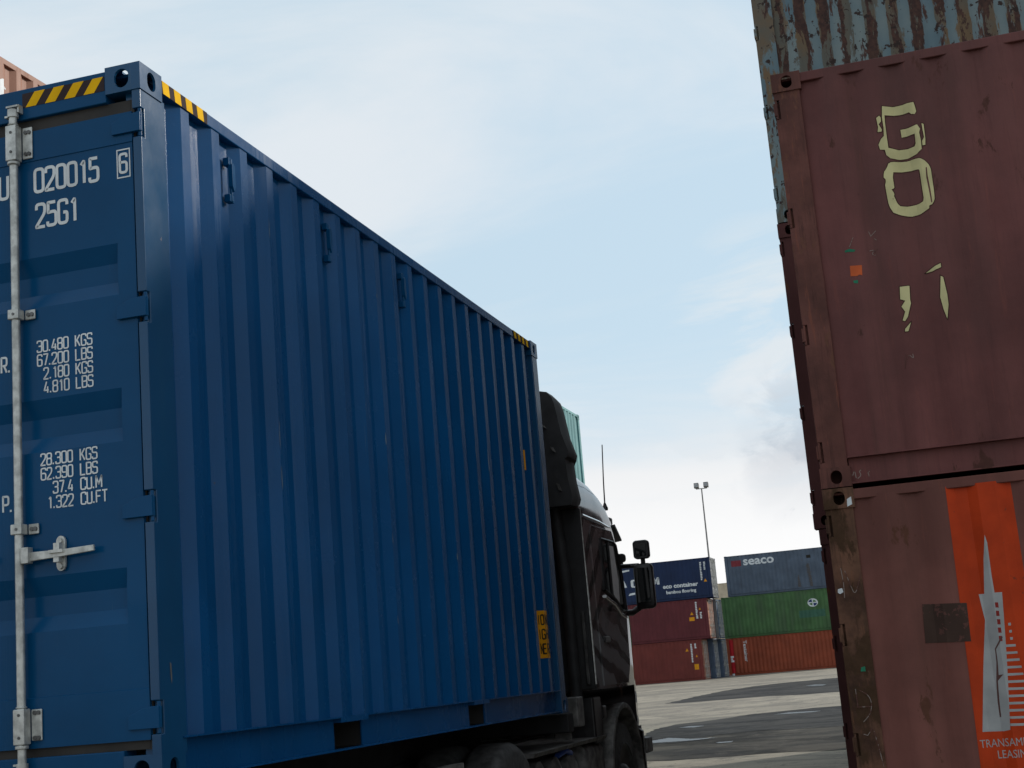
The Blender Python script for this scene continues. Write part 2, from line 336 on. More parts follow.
# stroke lettering (condensed gothic, as sprayed or cut for container markings)
W_ = .40
GL = {
 '0': [('c', [(0,0),(W_,0),(W_,1),(0,1)])], '1': [('o', [(.10,.80),(.24,1),(.24,0)])],
 '2': [('o', [(0,.76),(0,1),(W_,1),(W_,.60),(0,.05,.03),(0,0,.01),(W_,0)])],
 '3': [('o', [(0,.80),(0,1),(W_,1),(W_,.53),(.12,.53)]), ('o', [(.12,.53),(W_,.53),(W_,0),(0,0),(0,.20)])],
 '4': [('o', [(.22,1),(0,.24,.02),(W_,.24)]), ('o', [(.31,.56),(.31,0)])],
 '5': [('o', [(W_-.02,1,0),(.03,1,.02),(.03,.57,.02),(W_,.60),(W_,0),(0,0),(0,.18)])],
 '6': [('o', [(W_,.80),(W_,1),(0,1),(0,0),(W_,0),(W_,.56),(.04,.56)])],
 '7': [('o', [(0,1),(W_,1,.03),(.16,0)])],
 '8': [('c', [(0,.54),(W_,.54),(W_,1),(0,1)]), ('c', [(0,0),(W_,0),(W_,.54),(0,.54)])],
 '9': [('o', [(0,.20),(0,0),(W_,0),(W_,1),(0,1),(0,.44),(W_-.04,.44)])],
 'K': [('o', [(0,0),(0,1)]), ('o', [(W_,1),(.04,.42)]), ('o', [(.14,.56),(W_,0)])],
 'G': [('o', [(W_,.78),(W_,1),(0,1),(0,0),(W_,0),(W_,.46),(.22,.46)])],
 'S': [('o', [(W_,.80),(W_,1),(0,1),(0,.53),(W_,.53),(W_,0),(0,0),(0,.20)])],
 'L': [('o', [(0,1),(0,0,.01),(W_,0)])], 'U': [('o', [(0,1),(0,0),(W_,0),(W_,1)])],
 'B': [('o', [(0,0),(0,1,.01),(W_,1),(W_,.53),(.04,.53)]), ('o', [(0,0),(W_,0),(W_,.53)])],
 'C': [('o', [(W_,.78),(W_,1),(0,1),(0,0),(W_,0),(W_,.22)])],
 'M': [('o', [(0,0),(0,1,.01),(.24,.30,.01),(.48,1,.01),(.48,0)])], 'F': [('o', [(0,0),(0,1,.01),(W_,1)]), ('o', [(0,.53),(W_-.06,.53)])],
 'T': [('o', [(-.03,1),(W_+.03,1)]), ('o', [(W_/2,1),(W_/2,0)])],
 'P': [('o', [(0,0),(0,1,.01),(W_,1),(W_,.46),(.04,.46)])], 'R': [('o', [(0,0),(0,1,.01),(W_,1),(W_,.46),(.04,.46)]), ('o', [(.2,.46),(W_,0)])],
 'I': [('o', [(.1,0),(.1,1)])], 'O': [('c', [(0,0),(W_,0),(W_,1),(0,1)])], 'N': [('o', [(0,0),(0,1,.01),(W_,0,.01),(W_,1)])],
 'E': [('o', [(W_,1),(0,1,.01),(0,0,.01),(W_,0)]), ('o', [(0,.53),(W_-.06,.53)])], 'H': [('o', [(0,0),(0,1)]), ('o', [(W_,0),(W_,1)]), ('o', [(0,.53),(W_,.53)])],
 'e': [('o', [(.02,.50),(W_,.50),(W_,1),(0,1),(0,0),(W_,0)])], 'a': [('c', [(0,0),(W_,0),(W_,1),(0,1)]), ('o', [(W_,1),(W_,0)])],
 'A': [('o', [(0,0),(.22,1,.01),(.44,0)]), ('o', [(.08,.26),(.36,.26)])],
 '.': [('o', [(.03,-.02),(.03,.12)])], ' ': [], '|': [('o', [(.1,0),(.1,1)])],
}
ADV = {'1': .50, '.': .27, ' ': .52, 'M': .66, 'I': .36, '|': .3}
def roundpoly(pts, closed, r=.15, n=3):
    out = []; L = len(pts)
    for i, p in enumerate(pts):
        p = Vector(p); rr = p.z if len(p) > 2 else r; p = p.to_2d() if len(p) > 2 else p
        if not closed and i in (0, L-1): out.append(p); continue
        a = Vector(pts[i-1][:2]); b = Vector(pts[(i+1) % L][:2]); da = a-p; db = b-p
        k = min(rr, da.length*.48, db.length*.48); pa = p+da.normalized()*k; pb = p+db.normalized()*k
        for j in range(n+1):
            t = j/n; out.append(pa*(1-t)**2+p*2*t*(1-t)+pb*t*t)
    return out
def ribbon(pts, closed, th):
    """mitred flat strip -> list of quads in 2D"""
    n = len(pts); L = []; Rr = []
    for i in range(n):
        p = Vector(pts[i]); a = Vector(pts[i-1]) if (closed or i > 0) else None; b = Vector(pts[(i+1) % n]) if (closed or i < n-1) else None
        d1 = (p-a).normalized() if a is not None and (p-a).length > 1e-9 else None; d2 = (b-p).normalized() if b is not None and (b-p).length > 1e-9 else None
        d1 = d1 or d2; d2 = d2 or d1
        n1 = Vector((-d1.y, d1.x)); n2 = Vector((-d2.y, d2.x)); q = (n1+n2)
        q = q.normalized() if q.length > 1e-6 else n1
        k = th/2/max(.45, q.dot(n1)); L.append(p+q*k); Rr.append(p-q*k)
    return [[L[i], L[(i+1) % n], Rr[(i+1) % n], Rr[i]] for i in range(n if closed else n-1)]
def strokes(text, h, x, z, th=.135, align='l', sx=1.0):
    """returns polygons; h letter height, (x,z) lower left (or lower right) of the text"""
    wtot = sum(ADV.get(c, .535) for c in text)-.115
    if align == 'r': x -= wtot*h*sx
    out = []
    for c in text:
        for k, (typ, pts) in enumerate(GL[c]):
            cl = typ == 'c'; pp = roundpoly(pts, cl)
            for q in ribbon(pp, cl, th): out.append(([(x+a.x*h*sx, z+a.y*h*(1-th)+h*th/2) for a in q], k))
        x += ADV.get(c, .535)*h*sx
    return out
def font_polys(text, size, bold=0.0, sx=1.0):
    cu = bpy.data.curves.new('lettering', 'FONT'); cu.body = text; cu.size = size; cu.offset = bold; cu.resolution_u = 3
    o = bpy.data.objects.new('lettering', cu); C.objects.link(o)
    bpy.context.view_layer.update()
    me = bpy.data.meshes.new_from_object(o.evaluated_get(bpy.context.evaluated_depsgraph_get()))
    ps = [[(me.vertices[i].co.x*sx, me.vertices[i].co.y) for i in p.vertices] for p in me.polygons]
    bpy.data.objects.remove(o); bpy.data.meshes.remove(me); bpy.data.curves.remove(cu)
    xs = [p[0] for q in ps for p in q]; x0 = min(xs); wd = max(xs)-x0
    return [[(a-x0, b) for a, b in q] for q in ps], wd

# traced outlines (metres)
TR={
'G_body':[(2.903,4.697),(2.974,4.689),(3.049,4.693),(3.086,4.688),(3.091,4.663),(3.095,4.628),(3.084,4.612),(3.065,4.618),(3.053,4.634),(2.995,4.632),(2.91,4.639),(2.907,4.593),(2.906,4.499),(2.906,4.431),(2.967,4.413),(3.012,4.411),(3.058,4.415),(3.066,4.432),(3.068,4.493),(3.034,4.491),(2.991,4.489),(2.99,4.539),(3.04,4.539),(3.089,4.545),(3.102,4.515),(3.094,4.495),(3.098,4.438),(3.095,4.389),(3.063,4.365),(3.004,4.351),(2.959,4.353),(2.909,4.365),(2.889,4.388),(2.885,4.422),(2.857,4.428),(2.852,4.46),(2.871,4.493),(2.89,4.509),(2.895,4.564),(2.894,4.627)],
'G_chip':[(3.115,4.547),(3.126,4.541),(3.124,4.446),(3.119,4.41),(3.103,4.41),(3.104,4.437),(3.118,4.459),(3.116,4.509)],
'G_flake':[(2.86,4.63),(2.879,4.641),(2.886,4.628),(2.885,4.603),(2.869,4.588),(2.884,4.55),(2.88,4.539),(2.857,4.54),(2.864,4.57)],
'O_out':[(2.893,4.332),(2.915,4.342),(3.0,4.335),(3.043,4.339),(3.074,4.336),(3.098,4.32),(3.12,4.29),(3.13,4.26),(3.13,4.203),(3.13,4.123),(3.128,4.072),(3.113,4.041),(3.089,4.034),(3.089,4.017),(3.039,3.997),(2.986,3.992),(2.92,4.006),(2.885,4.024),(2.87,4.055),(2.863,4.084),(2.86,4.136),(2.858,4.206),(2.869,4.232),(2.856,4.252),(2.86,4.283),(2.882,4.308)],
'O_in':[(2.915,4.276),(2.992,4.273),(3.044,4.272),(3.065,4.269),(3.066,4.237),(3.066,4.157),(3.067,4.088),(3.062,4.069),(3.037,4.06),(2.979,4.056),(2.927,4.062),(2.913,4.081),(2.899,4.13),(2.905,4.14),(2.891,4.171),(2.909,4.174),(2.908,4.242)],
'O_slit':[(3.102,4.27),(3.109,4.272),(3.107,4.218),(3.111,4.138),(3.112,4.052),(3.105,4.051),(3.102,4.133),(3.098,4.208)],
'N1':[(2.861,3.571),(2.916,3.57),(2.909,3.487),(2.911,3.465),(2.883,3.386),(2.864,3.362),(2.851,3.368),(2.872,3.418),(2.855,3.451),(2.881,3.484),(2.854,3.496)],
'N2':[(2.858,3.315),(2.896,3.351),(2.875,3.3),(2.856,3.3)],
'N3':[(3.018,3.637),(3.067,3.662),(3.108,3.677),(3.108,3.653),(3.057,3.638)],
'N4':[(3.098,3.601),(3.111,3.592),(3.12,3.485),(3.119,3.425),(3.101,3.341),(3.088,3.4),(3.079,3.476)],
'orange_sq':[(2.593,3.743),(2.662,3.737),(2.657,3.675),(2.64,3.682),(2.628,3.675),(2.589,3.679)],
'green1':[(2.573,3.842),(2.603,3.848),(2.638,3.836),(2.629,3.825),(2.576,3.831)],
'green2':[(2.6,3.65),(2.629,3.65),(2.627,3.63),(2.603,3.634)],
'pyr':[(3.132,2.076),(3.14,2.031),(3.138,1.85),(3.14,1.751),(3.18,1.75),(3.171,1.613),(3.16,1.463),(3.146,1.297),(3.118,1.002),(3.085,0.996),(2.971,1.0),(3.026,1.359),(3.069,1.605),(3.055,1.75),(3.085,1.75),(3.108,1.943)],
'win0':[(3.134,1.697),(3.151,1.696),(3.151,1.667),(3.134,1.669)],
'win1':[(3.133,1.651),(3.15,1.649),(3.149,1.621),(3.132,1.622)],
'win2':[(3.132,1.604),(3.149,1.603),(3.148,1.574),(3.131,1.576)],
'win3':[(3.13,1.558),(3.147,1.557),(3.147,1.528),(3.13,1.53)],
'win4':[(3.129,1.512),(3.146,1.511),(3.145,1.482),(3.128,1.484)],
'bar0':[(3.158,1.462),(3.211,1.461),(3.211,1.448),(3.157,1.448)],
'bar1':[(3.155,1.423),(3.215,1.421),(3.215,1.409),(3.153,1.409)],
'bar2':[(3.151,1.384),(3.22,1.382),(3.22,1.369),(3.15,1.37)],
'bar3':[(3.148,1.345),(3.225,1.342),(3.225,1.33),(3.147,1.331)],
'bar4':[(3.145,1.306),(3.229,1.303),(3.229,1.291),(3.144,1.292)],
'bar5':[(3.141,1.267),(3.234,1.264),(3.234,1.251),(3.14,1.253)],
'bar6':[(3.138,1.229),(3.238,1.224),(3.238,1.212),(3.137,1.215)],
'bar7':[(3.135,1.19),(3.243,1.185),(3.243,1.173),(3.134,1.176)],
'bar8':[(3.132,1.151),(3.247,1.146),(3.247,1.134),(3.13,1.137)],
'bar9':[(3.128,1.113),(3.252,1.107),(3.252,1.095),(3.127,1.099)],
'bar10':[(3.125,1.074),(3.256,1.069),(3.256,1.056),(3.124,1.061)],
'bar11':[(3.122,1.036),(3.261,1.03),(3.261,1.018),(3.121,1.022)],
'dot0':[(3.188,1.578),(3.202,1.579),(3.202,1.564),(3.188,1.564)],
'dot1':[(3.188,1.539),(3.202,1.539),(3.201,1.525),(3.187,1.525)],
'dot2':[(3.187,1.5),(3.201,1.5),(3.201,1.486),(3.187,1.486)],
'crack1':[(3.142,1.509),(3.15,1.505),(3.105,1.441),(3.104,1.371),(3.099,1.3),(3.123,1.302),(3.091,1.269),(3.083,1.161),(3.081,1.074),(3.073,1.071),(3.074,1.162),(3.082,1.267),(3.097,1.371),(3.099,1.445)],
'patch':[(2.742,1.723),(2.984,1.709),(2.979,1.495),(2.732,1.506)],
'chalk0':[(2.316,1.284),(2.317,1.237),(2.317,1.182)],
'chalk1':[(2.336,1.276),(2.386,1.245),(2.397,1.19),(2.379,1.137),(2.338,1.099)],
'chalk2':[(2.311,1.183),(2.395,1.181)],
'chalk3':[(2.33,1.032),(2.352,1.024),(2.384,1.063)],
'chalk4':[(2.389,1.049),(2.404,0.96),(2.419,0.844)],
'chalkv0':[(2.339,1.952),(2.36,1.872),(2.382,1.8),(2.429,1.935)],
'chalkv1':[(2.318,1.969),(2.324,1.891),(2.32,1.798)],
'chalkm0':[(2.427,2.476),(2.439,2.529),(2.45,2.483),(2.467,2.53),(2.471,2.478)],
'chalkm1':[(2.515,2.525),(2.49,2.516),(2.503,2.491),(2.479,2.473)],
'chalkm2':[(2.563,2.518),(2.541,2.501),(2.546,2.476)],
'scuff':[(2.288,1.851),(2.312,1.855),(2.317,1.832),(2.297,1.822),(2.285,1.832)],
'scuff2':[(2.387,2.374),(2.412,2.386),(2.413,2.341),(2.384,2.33)],
'tealsq':[(2.363,1.401),(2.385,1.406),(2.385,1.377),(2.357,1.378)],
'scr0':[(2.725,3.946),(2.735,3.913),(2.768,3.941)],
'scr1':[(2.754,3.894),(2.765,3.883)],
'scr2':[(2.716,3.823),(2.746,3.826),(2.755,3.786),(2.721,3.804),(2.768,3.83)],
'scr3':[(2.843,3.167),(2.827,3.08)],
'scr4':[(2.849,3.137),(2.859,3.162),(2.884,3.132),(2.881,3.162)],
'scr5':[(2.604,3.857),(2.633,3.914)],
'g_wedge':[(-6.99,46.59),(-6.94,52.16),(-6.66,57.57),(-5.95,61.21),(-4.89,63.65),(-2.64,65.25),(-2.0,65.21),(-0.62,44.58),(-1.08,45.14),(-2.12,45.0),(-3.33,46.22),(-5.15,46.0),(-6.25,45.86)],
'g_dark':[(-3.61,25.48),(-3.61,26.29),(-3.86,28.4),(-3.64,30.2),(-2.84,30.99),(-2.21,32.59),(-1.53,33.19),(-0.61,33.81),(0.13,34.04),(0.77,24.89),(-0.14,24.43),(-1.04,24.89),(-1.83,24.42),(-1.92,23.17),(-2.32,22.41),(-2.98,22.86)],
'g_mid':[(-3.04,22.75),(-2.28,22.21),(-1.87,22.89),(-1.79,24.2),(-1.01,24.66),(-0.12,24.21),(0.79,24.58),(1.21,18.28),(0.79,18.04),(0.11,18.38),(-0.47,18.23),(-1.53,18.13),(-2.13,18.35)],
'g_puddle':[(-3.18,23.62),(-2.94,23.93),(-2.78,24.45),(-2.14,23.51),(-1.63,23.41),(-2.02,23.03),(-2.22,22.99),(-2.81,23.04)],
'g_puddle2':[(-1.5,31.5),(-1.19,32.08),(-0.38,31.73),(-0.5,31.29),(-1.01,31.32)],
'g_puddle3':[(-2.98,55.28),(-2.7,56.42),(-2.14,55.36),(-2.15,53.86),(-2.58,54.12)],
'g_puddle4':[(-1.44,21.91),(-1.13,21.94),(-1.12,21.61),(-1.35,21.61)],
'g_puddle5':[(-3.27,28.28),(-3.07,28.69),(-2.68,28.39),(-2.85,27.95)],
'g_line':[(-2.15,18.44),(-1.55,18.23),(-1.15,18.49),(-0.8,18.89),(-1.18,18.69),(-1.62,18.61),(-2.23,18.84)],
'pink_bar':[(6.243,7.493),(6.329,7.542),(6.362,7.55),(6.351,7.288),(6.238,7.226)],
'pink_dash':[(6.361,7.477),(6.43,7.491),(6.427,7.469),(6.359,7.453)],
}

# ------------------------------------------------------------------ shipping containers
def make_prof(u0, u1, first, p, outer, slope, depth, w0=.004):
    pts = [(u0, w0+depth)]; s = first
    while s+2*slope+outer < u1:
        pts += [(s, w0+depth), (s+slope, w0), (s+slope+outer, w0), (s+2*slope+outer, w0+depth)]; s += p
    return pts+[(u1, w0+depth)]
def prof_w(prof, u):
    if u <= prof[0][0]: return prof[0][1]
    for (a, x), (b, y) in zip(prof, prof[1:]):
        if u <= b: return x+(y-x)*(u-a)/max(b-a, 1e-9)
    return prof[-1][1]
def decal(name, parent, polys, mat, P, cuts=()):
    """flat marking laid onto a surface: polygons in surface coordinates, cut where the surface bends, then mapped by P(a, b, k)"""
    bm = bmesh.new(); lay = bm.verts.layers.int.new('k')
    for q in polys:
        k = 0
        if isinstance(q, tuple): q, k = q
        vs = [bm.verts.new((a, 0, b)) for a, b in q]
        for v in vs: v[lay] = k
        for tri in ([tuple(range(len(q)))] if len(q) < 4 else tessellate_polygon([[Vector((a, b, 0)) for a, b in q]])):
            bm.faces.new([vs[i] for i in tri])
    if len(bm.verts):
        lo = min(v.co.x for v in bm.verts); hi = max(v.co.x for v in bm.verts)
        for c in cuts:
            if lo+1e-4 < c < hi-1e-4:
                bmesh.ops.bisect_plane(bm, geom=bm.verts[:]+bm.edges[:]+bm.faces[:], plane_co=(c, 0, 0), plane_no=(1, 0, 0))
    for v in bm.verts: v.co = Vector(P(v.co.x, v.co.z, v[lay]))
    me = bpy.data.meshes.new(name); bm.to_mesh(me); bm.free(); me.materials.append(mat)
    o = bpy.data.objects.new(name, me); C.objects.link(o); o.parent = parent; return o
def casting(mb, P, a=.178, b=.162, c=.118):
    """hollow corner casting; P maps (in from the end, in from the side, in from the top or bottom)"""
    def face(Q, sx, sy, hx, hy, cx, cy, t=.010):
        ang = sorted({round(2*math.pi*k/28, 5) for k in range(28)} | {round(math.atan2(y-cy, x-cx) % (2*math.pi), 5) for x in (0, sx) for y in (0, sy)})
        o = []; h = []; hb = []
        for g in ang:
            dx, dy = math.cos(g), math.sin(g)
            ts = []
            if dx > 1e-9: ts.append((sx-cx)/dx)
            if dx < -1e-9: ts.append(-cx/dx)
            if dy > 1e-9: ts.append((sy-cy)/dy)
            if dy < -1e-9: ts.append(-cy/dy)
            t_ = min(ts); o.append(Q(cx+dx*t_, cy+dy*t_, 0))
            r = min(hx, hy); ex, ey = hx-r, hy-r           # a slot with round ends
            px, py = dx*r+math.copysign(ex, dx)*(abs(dx) > .02), dy*r+math.copysign(ey, dy)*(abs(dy) > .02)
            h.append(Q(cx+px, cy+py, 0)); hb.append(Q(cx+px*.94, cy+py*.94, t))
        n = len(ang); mb.add(o+h+hb, [(i, (i+1) % n, n+(i+1) % n, n+i) for i in range(n)]+[(n+i, n+(i+1) % n, 2*n+(i+1) % n, 2*n+i) for i in range(n)])
    face(lambda x, y, d: P(d, x, y), b, c, .033, .041, b*.53, c*.5)       # end
    face(lambda x, y, d: P(x, d, y), a, c, .034, .041, a*.52, c*.5)       # side
    face(lambda x, y, d: P(x, y, d), a, b, .062, .032, a*.53, b*.52)      # top or bottom
    mb.add([P(a, 0, 0), P(a, b, 0), P(a, b, c), P(a, 0, c)], [(0, 1, 2, 3)])
    mb.add([P(0, b, 0), P(a, b, 0), P(a, b, c), P(0, b, c)], [(0, 1, 2, 3)])
    mb.add([P(0, 0, c), P(a, 0, c), P(a, b, c), P(0, b, c)], [(0, 1, 2, 3)])
class Cont: pass
def container(name, label, group, loc, rz, L, H, mat, prof=None, door=-1, post_mat=None, rod_mat=None, detail=0, hinges=None, grooves=None, door_mat=None, casting_mat=None, end_mat=None, roof=True, rail_top=.06):
    W = 2.438; g = Cont(); g.W, g.L, g.H = W, L, H
    t = g.t = thing(name, label, 'container', loc, rz, group)
    sg = 1 if door == -1 else -1
    T = g.T = lambda u, w, z: ((u-L/2)*sg, w-W/2, z)
    pm = post_mat or mat; rm = rod_mat or M['zinc']; dm = door_mat or mat; cm = casting_mat or pm
    prof = g.prof = prof or make_prof(.14, L-.12, .20, .278, .072, .068, .036)
    hz = hinges or [H*.09+.02, H*.37, H*.64, H*.915]
    g.cuts = [p[0] for p in prof]
    g.P = lambda a, b, k=0, e=.0016: T(a, prof_w(prof, a)-e-k*.0004, b)
    pe = .165 if detail == 1 else .205; pw = .011 if detail == 1 else .005                                                     # depth of the door posts along the side
    for s in (0, 1):                                              # s: visible side / far side
        S = (lambda w: w) if s == 0 else (lambda w: W-w)
        Ts = lambda u, w, z, S=S: T(u, S(w), z)
        # corrugated side panel
        mb = MB(); vs = []; fs = []
        for (u, w) in prof: vs += [(u, w, .165), (u, w, H-.055)]
        for i in range(len(prof)-1): fs.append((2*i, 2*i+2, 2*i+3, 2*i+1))
        g.panel = mb.add(vs, fs).build('side_panel', mat, t, T=Ts, sharp=80 if detail == 1 else 12, recalc=False)
        # top rail and bottom channel
        MB().box(.17, L-.17, .006, .066, H-.012-rail_top, H-.012).build('top_rail', mat, t, T=Ts, bevel=.006)
        z0, z1 = .0125, .173; fl_ = -.002 if detail > 1 else .003
        ch = [(fl_, z1), (fl_, z1-.007), (.045, z1-.010), (.045, z0+.010), (.003, z0+.006), (.003, z0), (.052, z0), (.052, z1)]
        if detail < 2:
            MB().prism([(a, b) for a, b in ch], 0, .17, L-.17).build('bottom_rail', mat, t, T=Ts)
        else:
            pk = detail_pockets; xs = [.17]+[v for p in pk for v in p]+[L-.17]; mb = MB()
            for i in range(0, len(xs), 2): mb.prism(ch, 0, xs[i], xs[i+1])
            for a, b in pk:                                        # forklift pockets: tunnels through the base
                mb.box(a, b, .003, .052, z1-.028, z1); mb.box(a, b, .003, .052, z0, z0+.008)
            mb.build('bottom_rail', mat, t, T=Ts)
        # corner posts
        ou = [(.005, .11)]
        for h in hz: ou += [(.005, h-.062), (.034, h-.062), (.034, h+.062), (.005, h+.062)]
        ou += [(.005, H-.11), (pe, H-.11), (pe, .11)]
        vs = [(a, pw, b) for a, b in ou]+[(a, .044, b) for a, b in ou]; n = len(ou)
        mb = MB().add(vs, [tuple(range(n)), tuple(range(n, 2*n))]+[(i, (i+1) % n, n+(i+1) % n, n+i) for i in range(n)])
        mb.box(.036, pe, .046, .09, .11, H-.11)
        if detail == 1:
            for h in hz: mb.box(.0065, .0335, .039, .0437, h-.0615, h+.0615)     # hinge pockets are shallow
        mb.build('corner_post', pm, t, T=Ts, bevel=.004 if detail else 0)
        MB().box(L-.155, L-.005, .005, .10, .11, H-.11).build('corner_post', pm, t, T=Ts, bevel=.008 if detail else 0)
        for e in (0, 1):
            for v in (0, 1):
                mb = MB()
                casting(mb, lambda a, b, c, e=e, v=v: Ts(a if e == 0 else L-a, b, H-c if v else c))
                mb.build('corner_casting', cm, t, sharp=40)
    if roof: MB().box(.05, L-.05, .05, W-.05, H-.035, H-.022).build('roof_panel', mat, t, T=T)
    MB().box(.05, L-.05, .07, W-.07, .152, .165).build('floor', M['floor_wood'], t, T=T)
    if detail > 1:
        for a, b in detail_pockets:                                # fork tunnels, painted near-black inside to imitate their shade
            mb = MB(); z0, z1 = .021, .143
            mb.box(a-.012, a-.004, .055, W-.055, z0, z1).box(b+.004, b+.012, .055, W-.055, z0, z1).box(a-.012, b+.012, .055, W-.055, z1+.001, z1+.006).box(a, b, 1.2, 1.25, z0, z1)
            mb.build('fork_pocket', M['floor_wood'], t, T=T)
    # blank end
    ep = make_prof(.10, W-.10, .16, .25, .105, .045, .045, .01); mb = MB(); vs = []; fs = []
    for (w, d) in ep: vs += [(L-d, w, .14), (L-d, w, H-.10)]
    for i in range(len(ep)-1): fs.append((2*i, 2*i+2, 2*i+3, 2*i+1))
    mb.add(vs, fs).build('end_panel', end_mat or mat, t, T=T, sharp=12, recalc=False)
    MB().box(L-.10, L-.006, .163, W-.163, H-.10, H-.012).build('end_rail', mat, t, T=T)
    MB().box(L-.10, L-.006, .163, W-.163, .0125, .14).build('end_rail', mat, t, T=T)
    # door end: header, sill, gasket, two leaves
    zb, zt = .172, H-.207; di = .045 if detail == 1 else 0           # old boxes have their doors set in behind the posts
    Td0 = lambda u, w, z: T(u+di, w, z)
    MB().box(.006, .10, .163, W-.163, H-.150, H-.012).build('door_header', dm, t, T=Td0, bevel=.005 if detail else 0)
    MB().box(.006, .10, .163, W-.163, .0125, .138).build('door_sill', dm, t, T=Td0, bevel=.005 if detail else 0)
    mb = MB(); ga = (.026, .05)
    mb.box(*ga, .045, .062, .138, H-.150).box(*ga, W-.062, W-.045, .138, H-.150).box(*ga, .063, W-.063, .138, .18).box(*ga, .063, W-.063, H-.215, H-.150).box(*ga, W/2-.012, W/2+.012, .181, H-.216)
    mb.build('gasket', M['gasket'], t, T=Td0)
    MB().box(.062, .07, .10, W-.10, .14, H-.15).build('door_lining', M['floor_wood'], t, T=Td0)
    gr = grooves if grooves is not None else [.735*H, .53*H, .285*H]
    for s in (0, 1):
        S = (lambda w: w) if s == 0 else (lambda w: W-w)
        Ts = lambda u, w, z, S=S: T(u, S(w), z)
        Td = lambda u, w, z, S=S: T(u+di, S(w), z)
        face = .010
        zs = [(zb, 0), (zb+.19, 0), (zb+.192, .004)]
        for z in sorted(gr): zs += [(z-.215, .004), (z-.155, .034), (z-.075, .034), (z, .004)]
        zs += [(zt-.132, .004), (zt-.130, 0), (zt, 0)]
        ws = [(.050, 0), (.133, 0), (.1345, 1), (1.10, 1), (1.1015, 0), (1.214, 0)]
        vs = []; fs = []; k = len(zs)
        for (w, b) in ws:
            for (z, d) in zs: vs.append((face+(d*b if d > .01 else d), w, z))
        for i in range(len(ws)-1):
            for j in range(k-1): fs.append((i*k+j, (i+1)*k+j, (i+1)*k+j+1, i*k+j+1))
        mb = MB().add(vs, fs)
        for (a, b, c, d) in ((.050, 1.214, zt, zt), (.050, 1.214, zb, zb)):
            mb.add([(face, a, c), (face, b, c), (.027, b, c), (.027, a, c)], [(0, 1, 2, 3)])
        for a in (.050, 1.214): mb.add([(face, a, zb), (face, a, zt), (.027, a, zt), (.027, a, zb)], [(0, 1, 2, 3)])
        leaf = mb.build('door', dm, t, T=Td, sharp=20)
        if s == 0: g.leaf = leaf
        for h in hz:
            mb = MB(); hp = [(.006, h-.040), (.006, h+.042), (.075, h+.036), (.138, h+.010), (.138, h-.040)]
            mb.prism([(a, b) for a, b in hp], 0, -.003, .0085)
            mb.box(.0065, .018, .004, .05, h-.040, h+.042)
            mb.tube([(.014, .014, h-.06), (.014, .014, h+.06)], .008, 8)
            mb.build('hinge', dm if detail != 1 else pm, leaf, T=Ts, bevel=.002 if detail else 0)
        for rw in (.588, 1.055):
            uc = -.022
            mb = MB().tube([(uc, rw, .09), (uc, rw, H-.11)], .0170, 14)
            rod = None
            for z, q in ((H-.10, 1), (.075, -1)):                     # cam heads in their keepers
                mb.box(uc-.012, uc+.016, rw-.030, rw+.026, z-.002, z+.006)
                mb.box(uc-.006, uc+.024, rw-.032, rw-.024, z-.026, z+.008)
                mb.tube([(uc, rw, z-q*.045), (uc, rw, z-q*.012)], .023, 12)
                mb.box(uc-.010, uc+.012, rw+.012, rw+.034, z-q*.04-.004, z-q*.04+.004)
            rod = mb.build('lock_rod', rm, t, T=Td)
            for z, ln in ((zt-.055, .155), (.655*H, .042), (.352*H, .042), (zb+.085, .135)):
                mb = MB(); big = ln > .1
                mb.box(uc-.022, uc+.024, rw-.025, rw+.025, z-ln/2, z+ln/2)
                if big:
                    mb.tube([(uc, rw, z-ln/2-.016), (uc, rw, z-ln/2-.002)], .026, 14); mb.tube([(uc, rw, z+ln/2+.002), (uc, rw, z+ln/2+.010)], .022, 14)
                pw = .074
                mb.box(.000, .009, rw-pw, rw-.027, z-ln/2+(.012 if big else 0), z+ln/2-(.004 if big else 0))
                gd = mb.build('rod_guide', rm, rod, T=Td, bevel=.004 if detail else 0)
                if detail:
                    for bz in ((-.045, .05) if big else (0,)):
                        for bw in (-.045, -.061): MB().tube([(-.006, rw+bw, z+bz), (.0, rw+bw, z+bz)], .0085, 10).build('bolt', M['bolt'], rod, T=Td)
                        MB().tube([(uc-.0245, rw-.002, z+bz*.9), (uc-.021, rw-.002, z+bz*.9)], .006, 8).build('bolt', M['bolt'], rod, T=Td)
            # handle, hub, catch
            hzz = .915/2.896*H; so_ = -1
            mb = MB().box(uc-.020, uc+.016, rw-.052, rw-.0175, hzz-.034, hzz+.030)
            mb.prism([(rw-.05, hzz-.026), (rw-.05, hzz+.010), (rw-.20, hzz+.008), (rw-.335, hzz+.012), (rw-.335, hzz-.012), (rw-.20, hzz-.020)], 0, uc-.004, uc+.009)
            mb.build('handle', rm, rod, T=Td, bevel=.003 if detail else 0)
            kw = rw-.174; mb = MB(); n = 10
            pl = [(kw+.020*math.cos(math.pi*i/n), hzz+.040+.024*math.sin(math.pi*i/n)) for i in range(n+1)]+[(kw-.020*math.cos(math.pi*i/n), hzz-.050-.024*math.sin(math.pi*i/n)) for i in range(n+1)]
            mb.prism(pl, 0, -.002, .0085); mb.box(uc-.012, -.002, kw-.014, kw+.012, hzz+.008, hzz+.034); mb.box(uc-.016, -.003, kw-.03, kw+.032, hzz-.004, hzz+.008)
            mb.box(uc-.010, -.002, kw-.010, kw+.014, hzz-.040, hzz-.022)
            if detail:
                for bz in (.044, -.056): mb.tube([(-.012, kw, hzz+bz), (-.002, kw, hzz+bz)], .011, 10)
            mb.build('handle_catch', rm, leaf, T=Td)
    return g
detail_pockets = [(1.705, 2.055), (3.79, 4.105)]

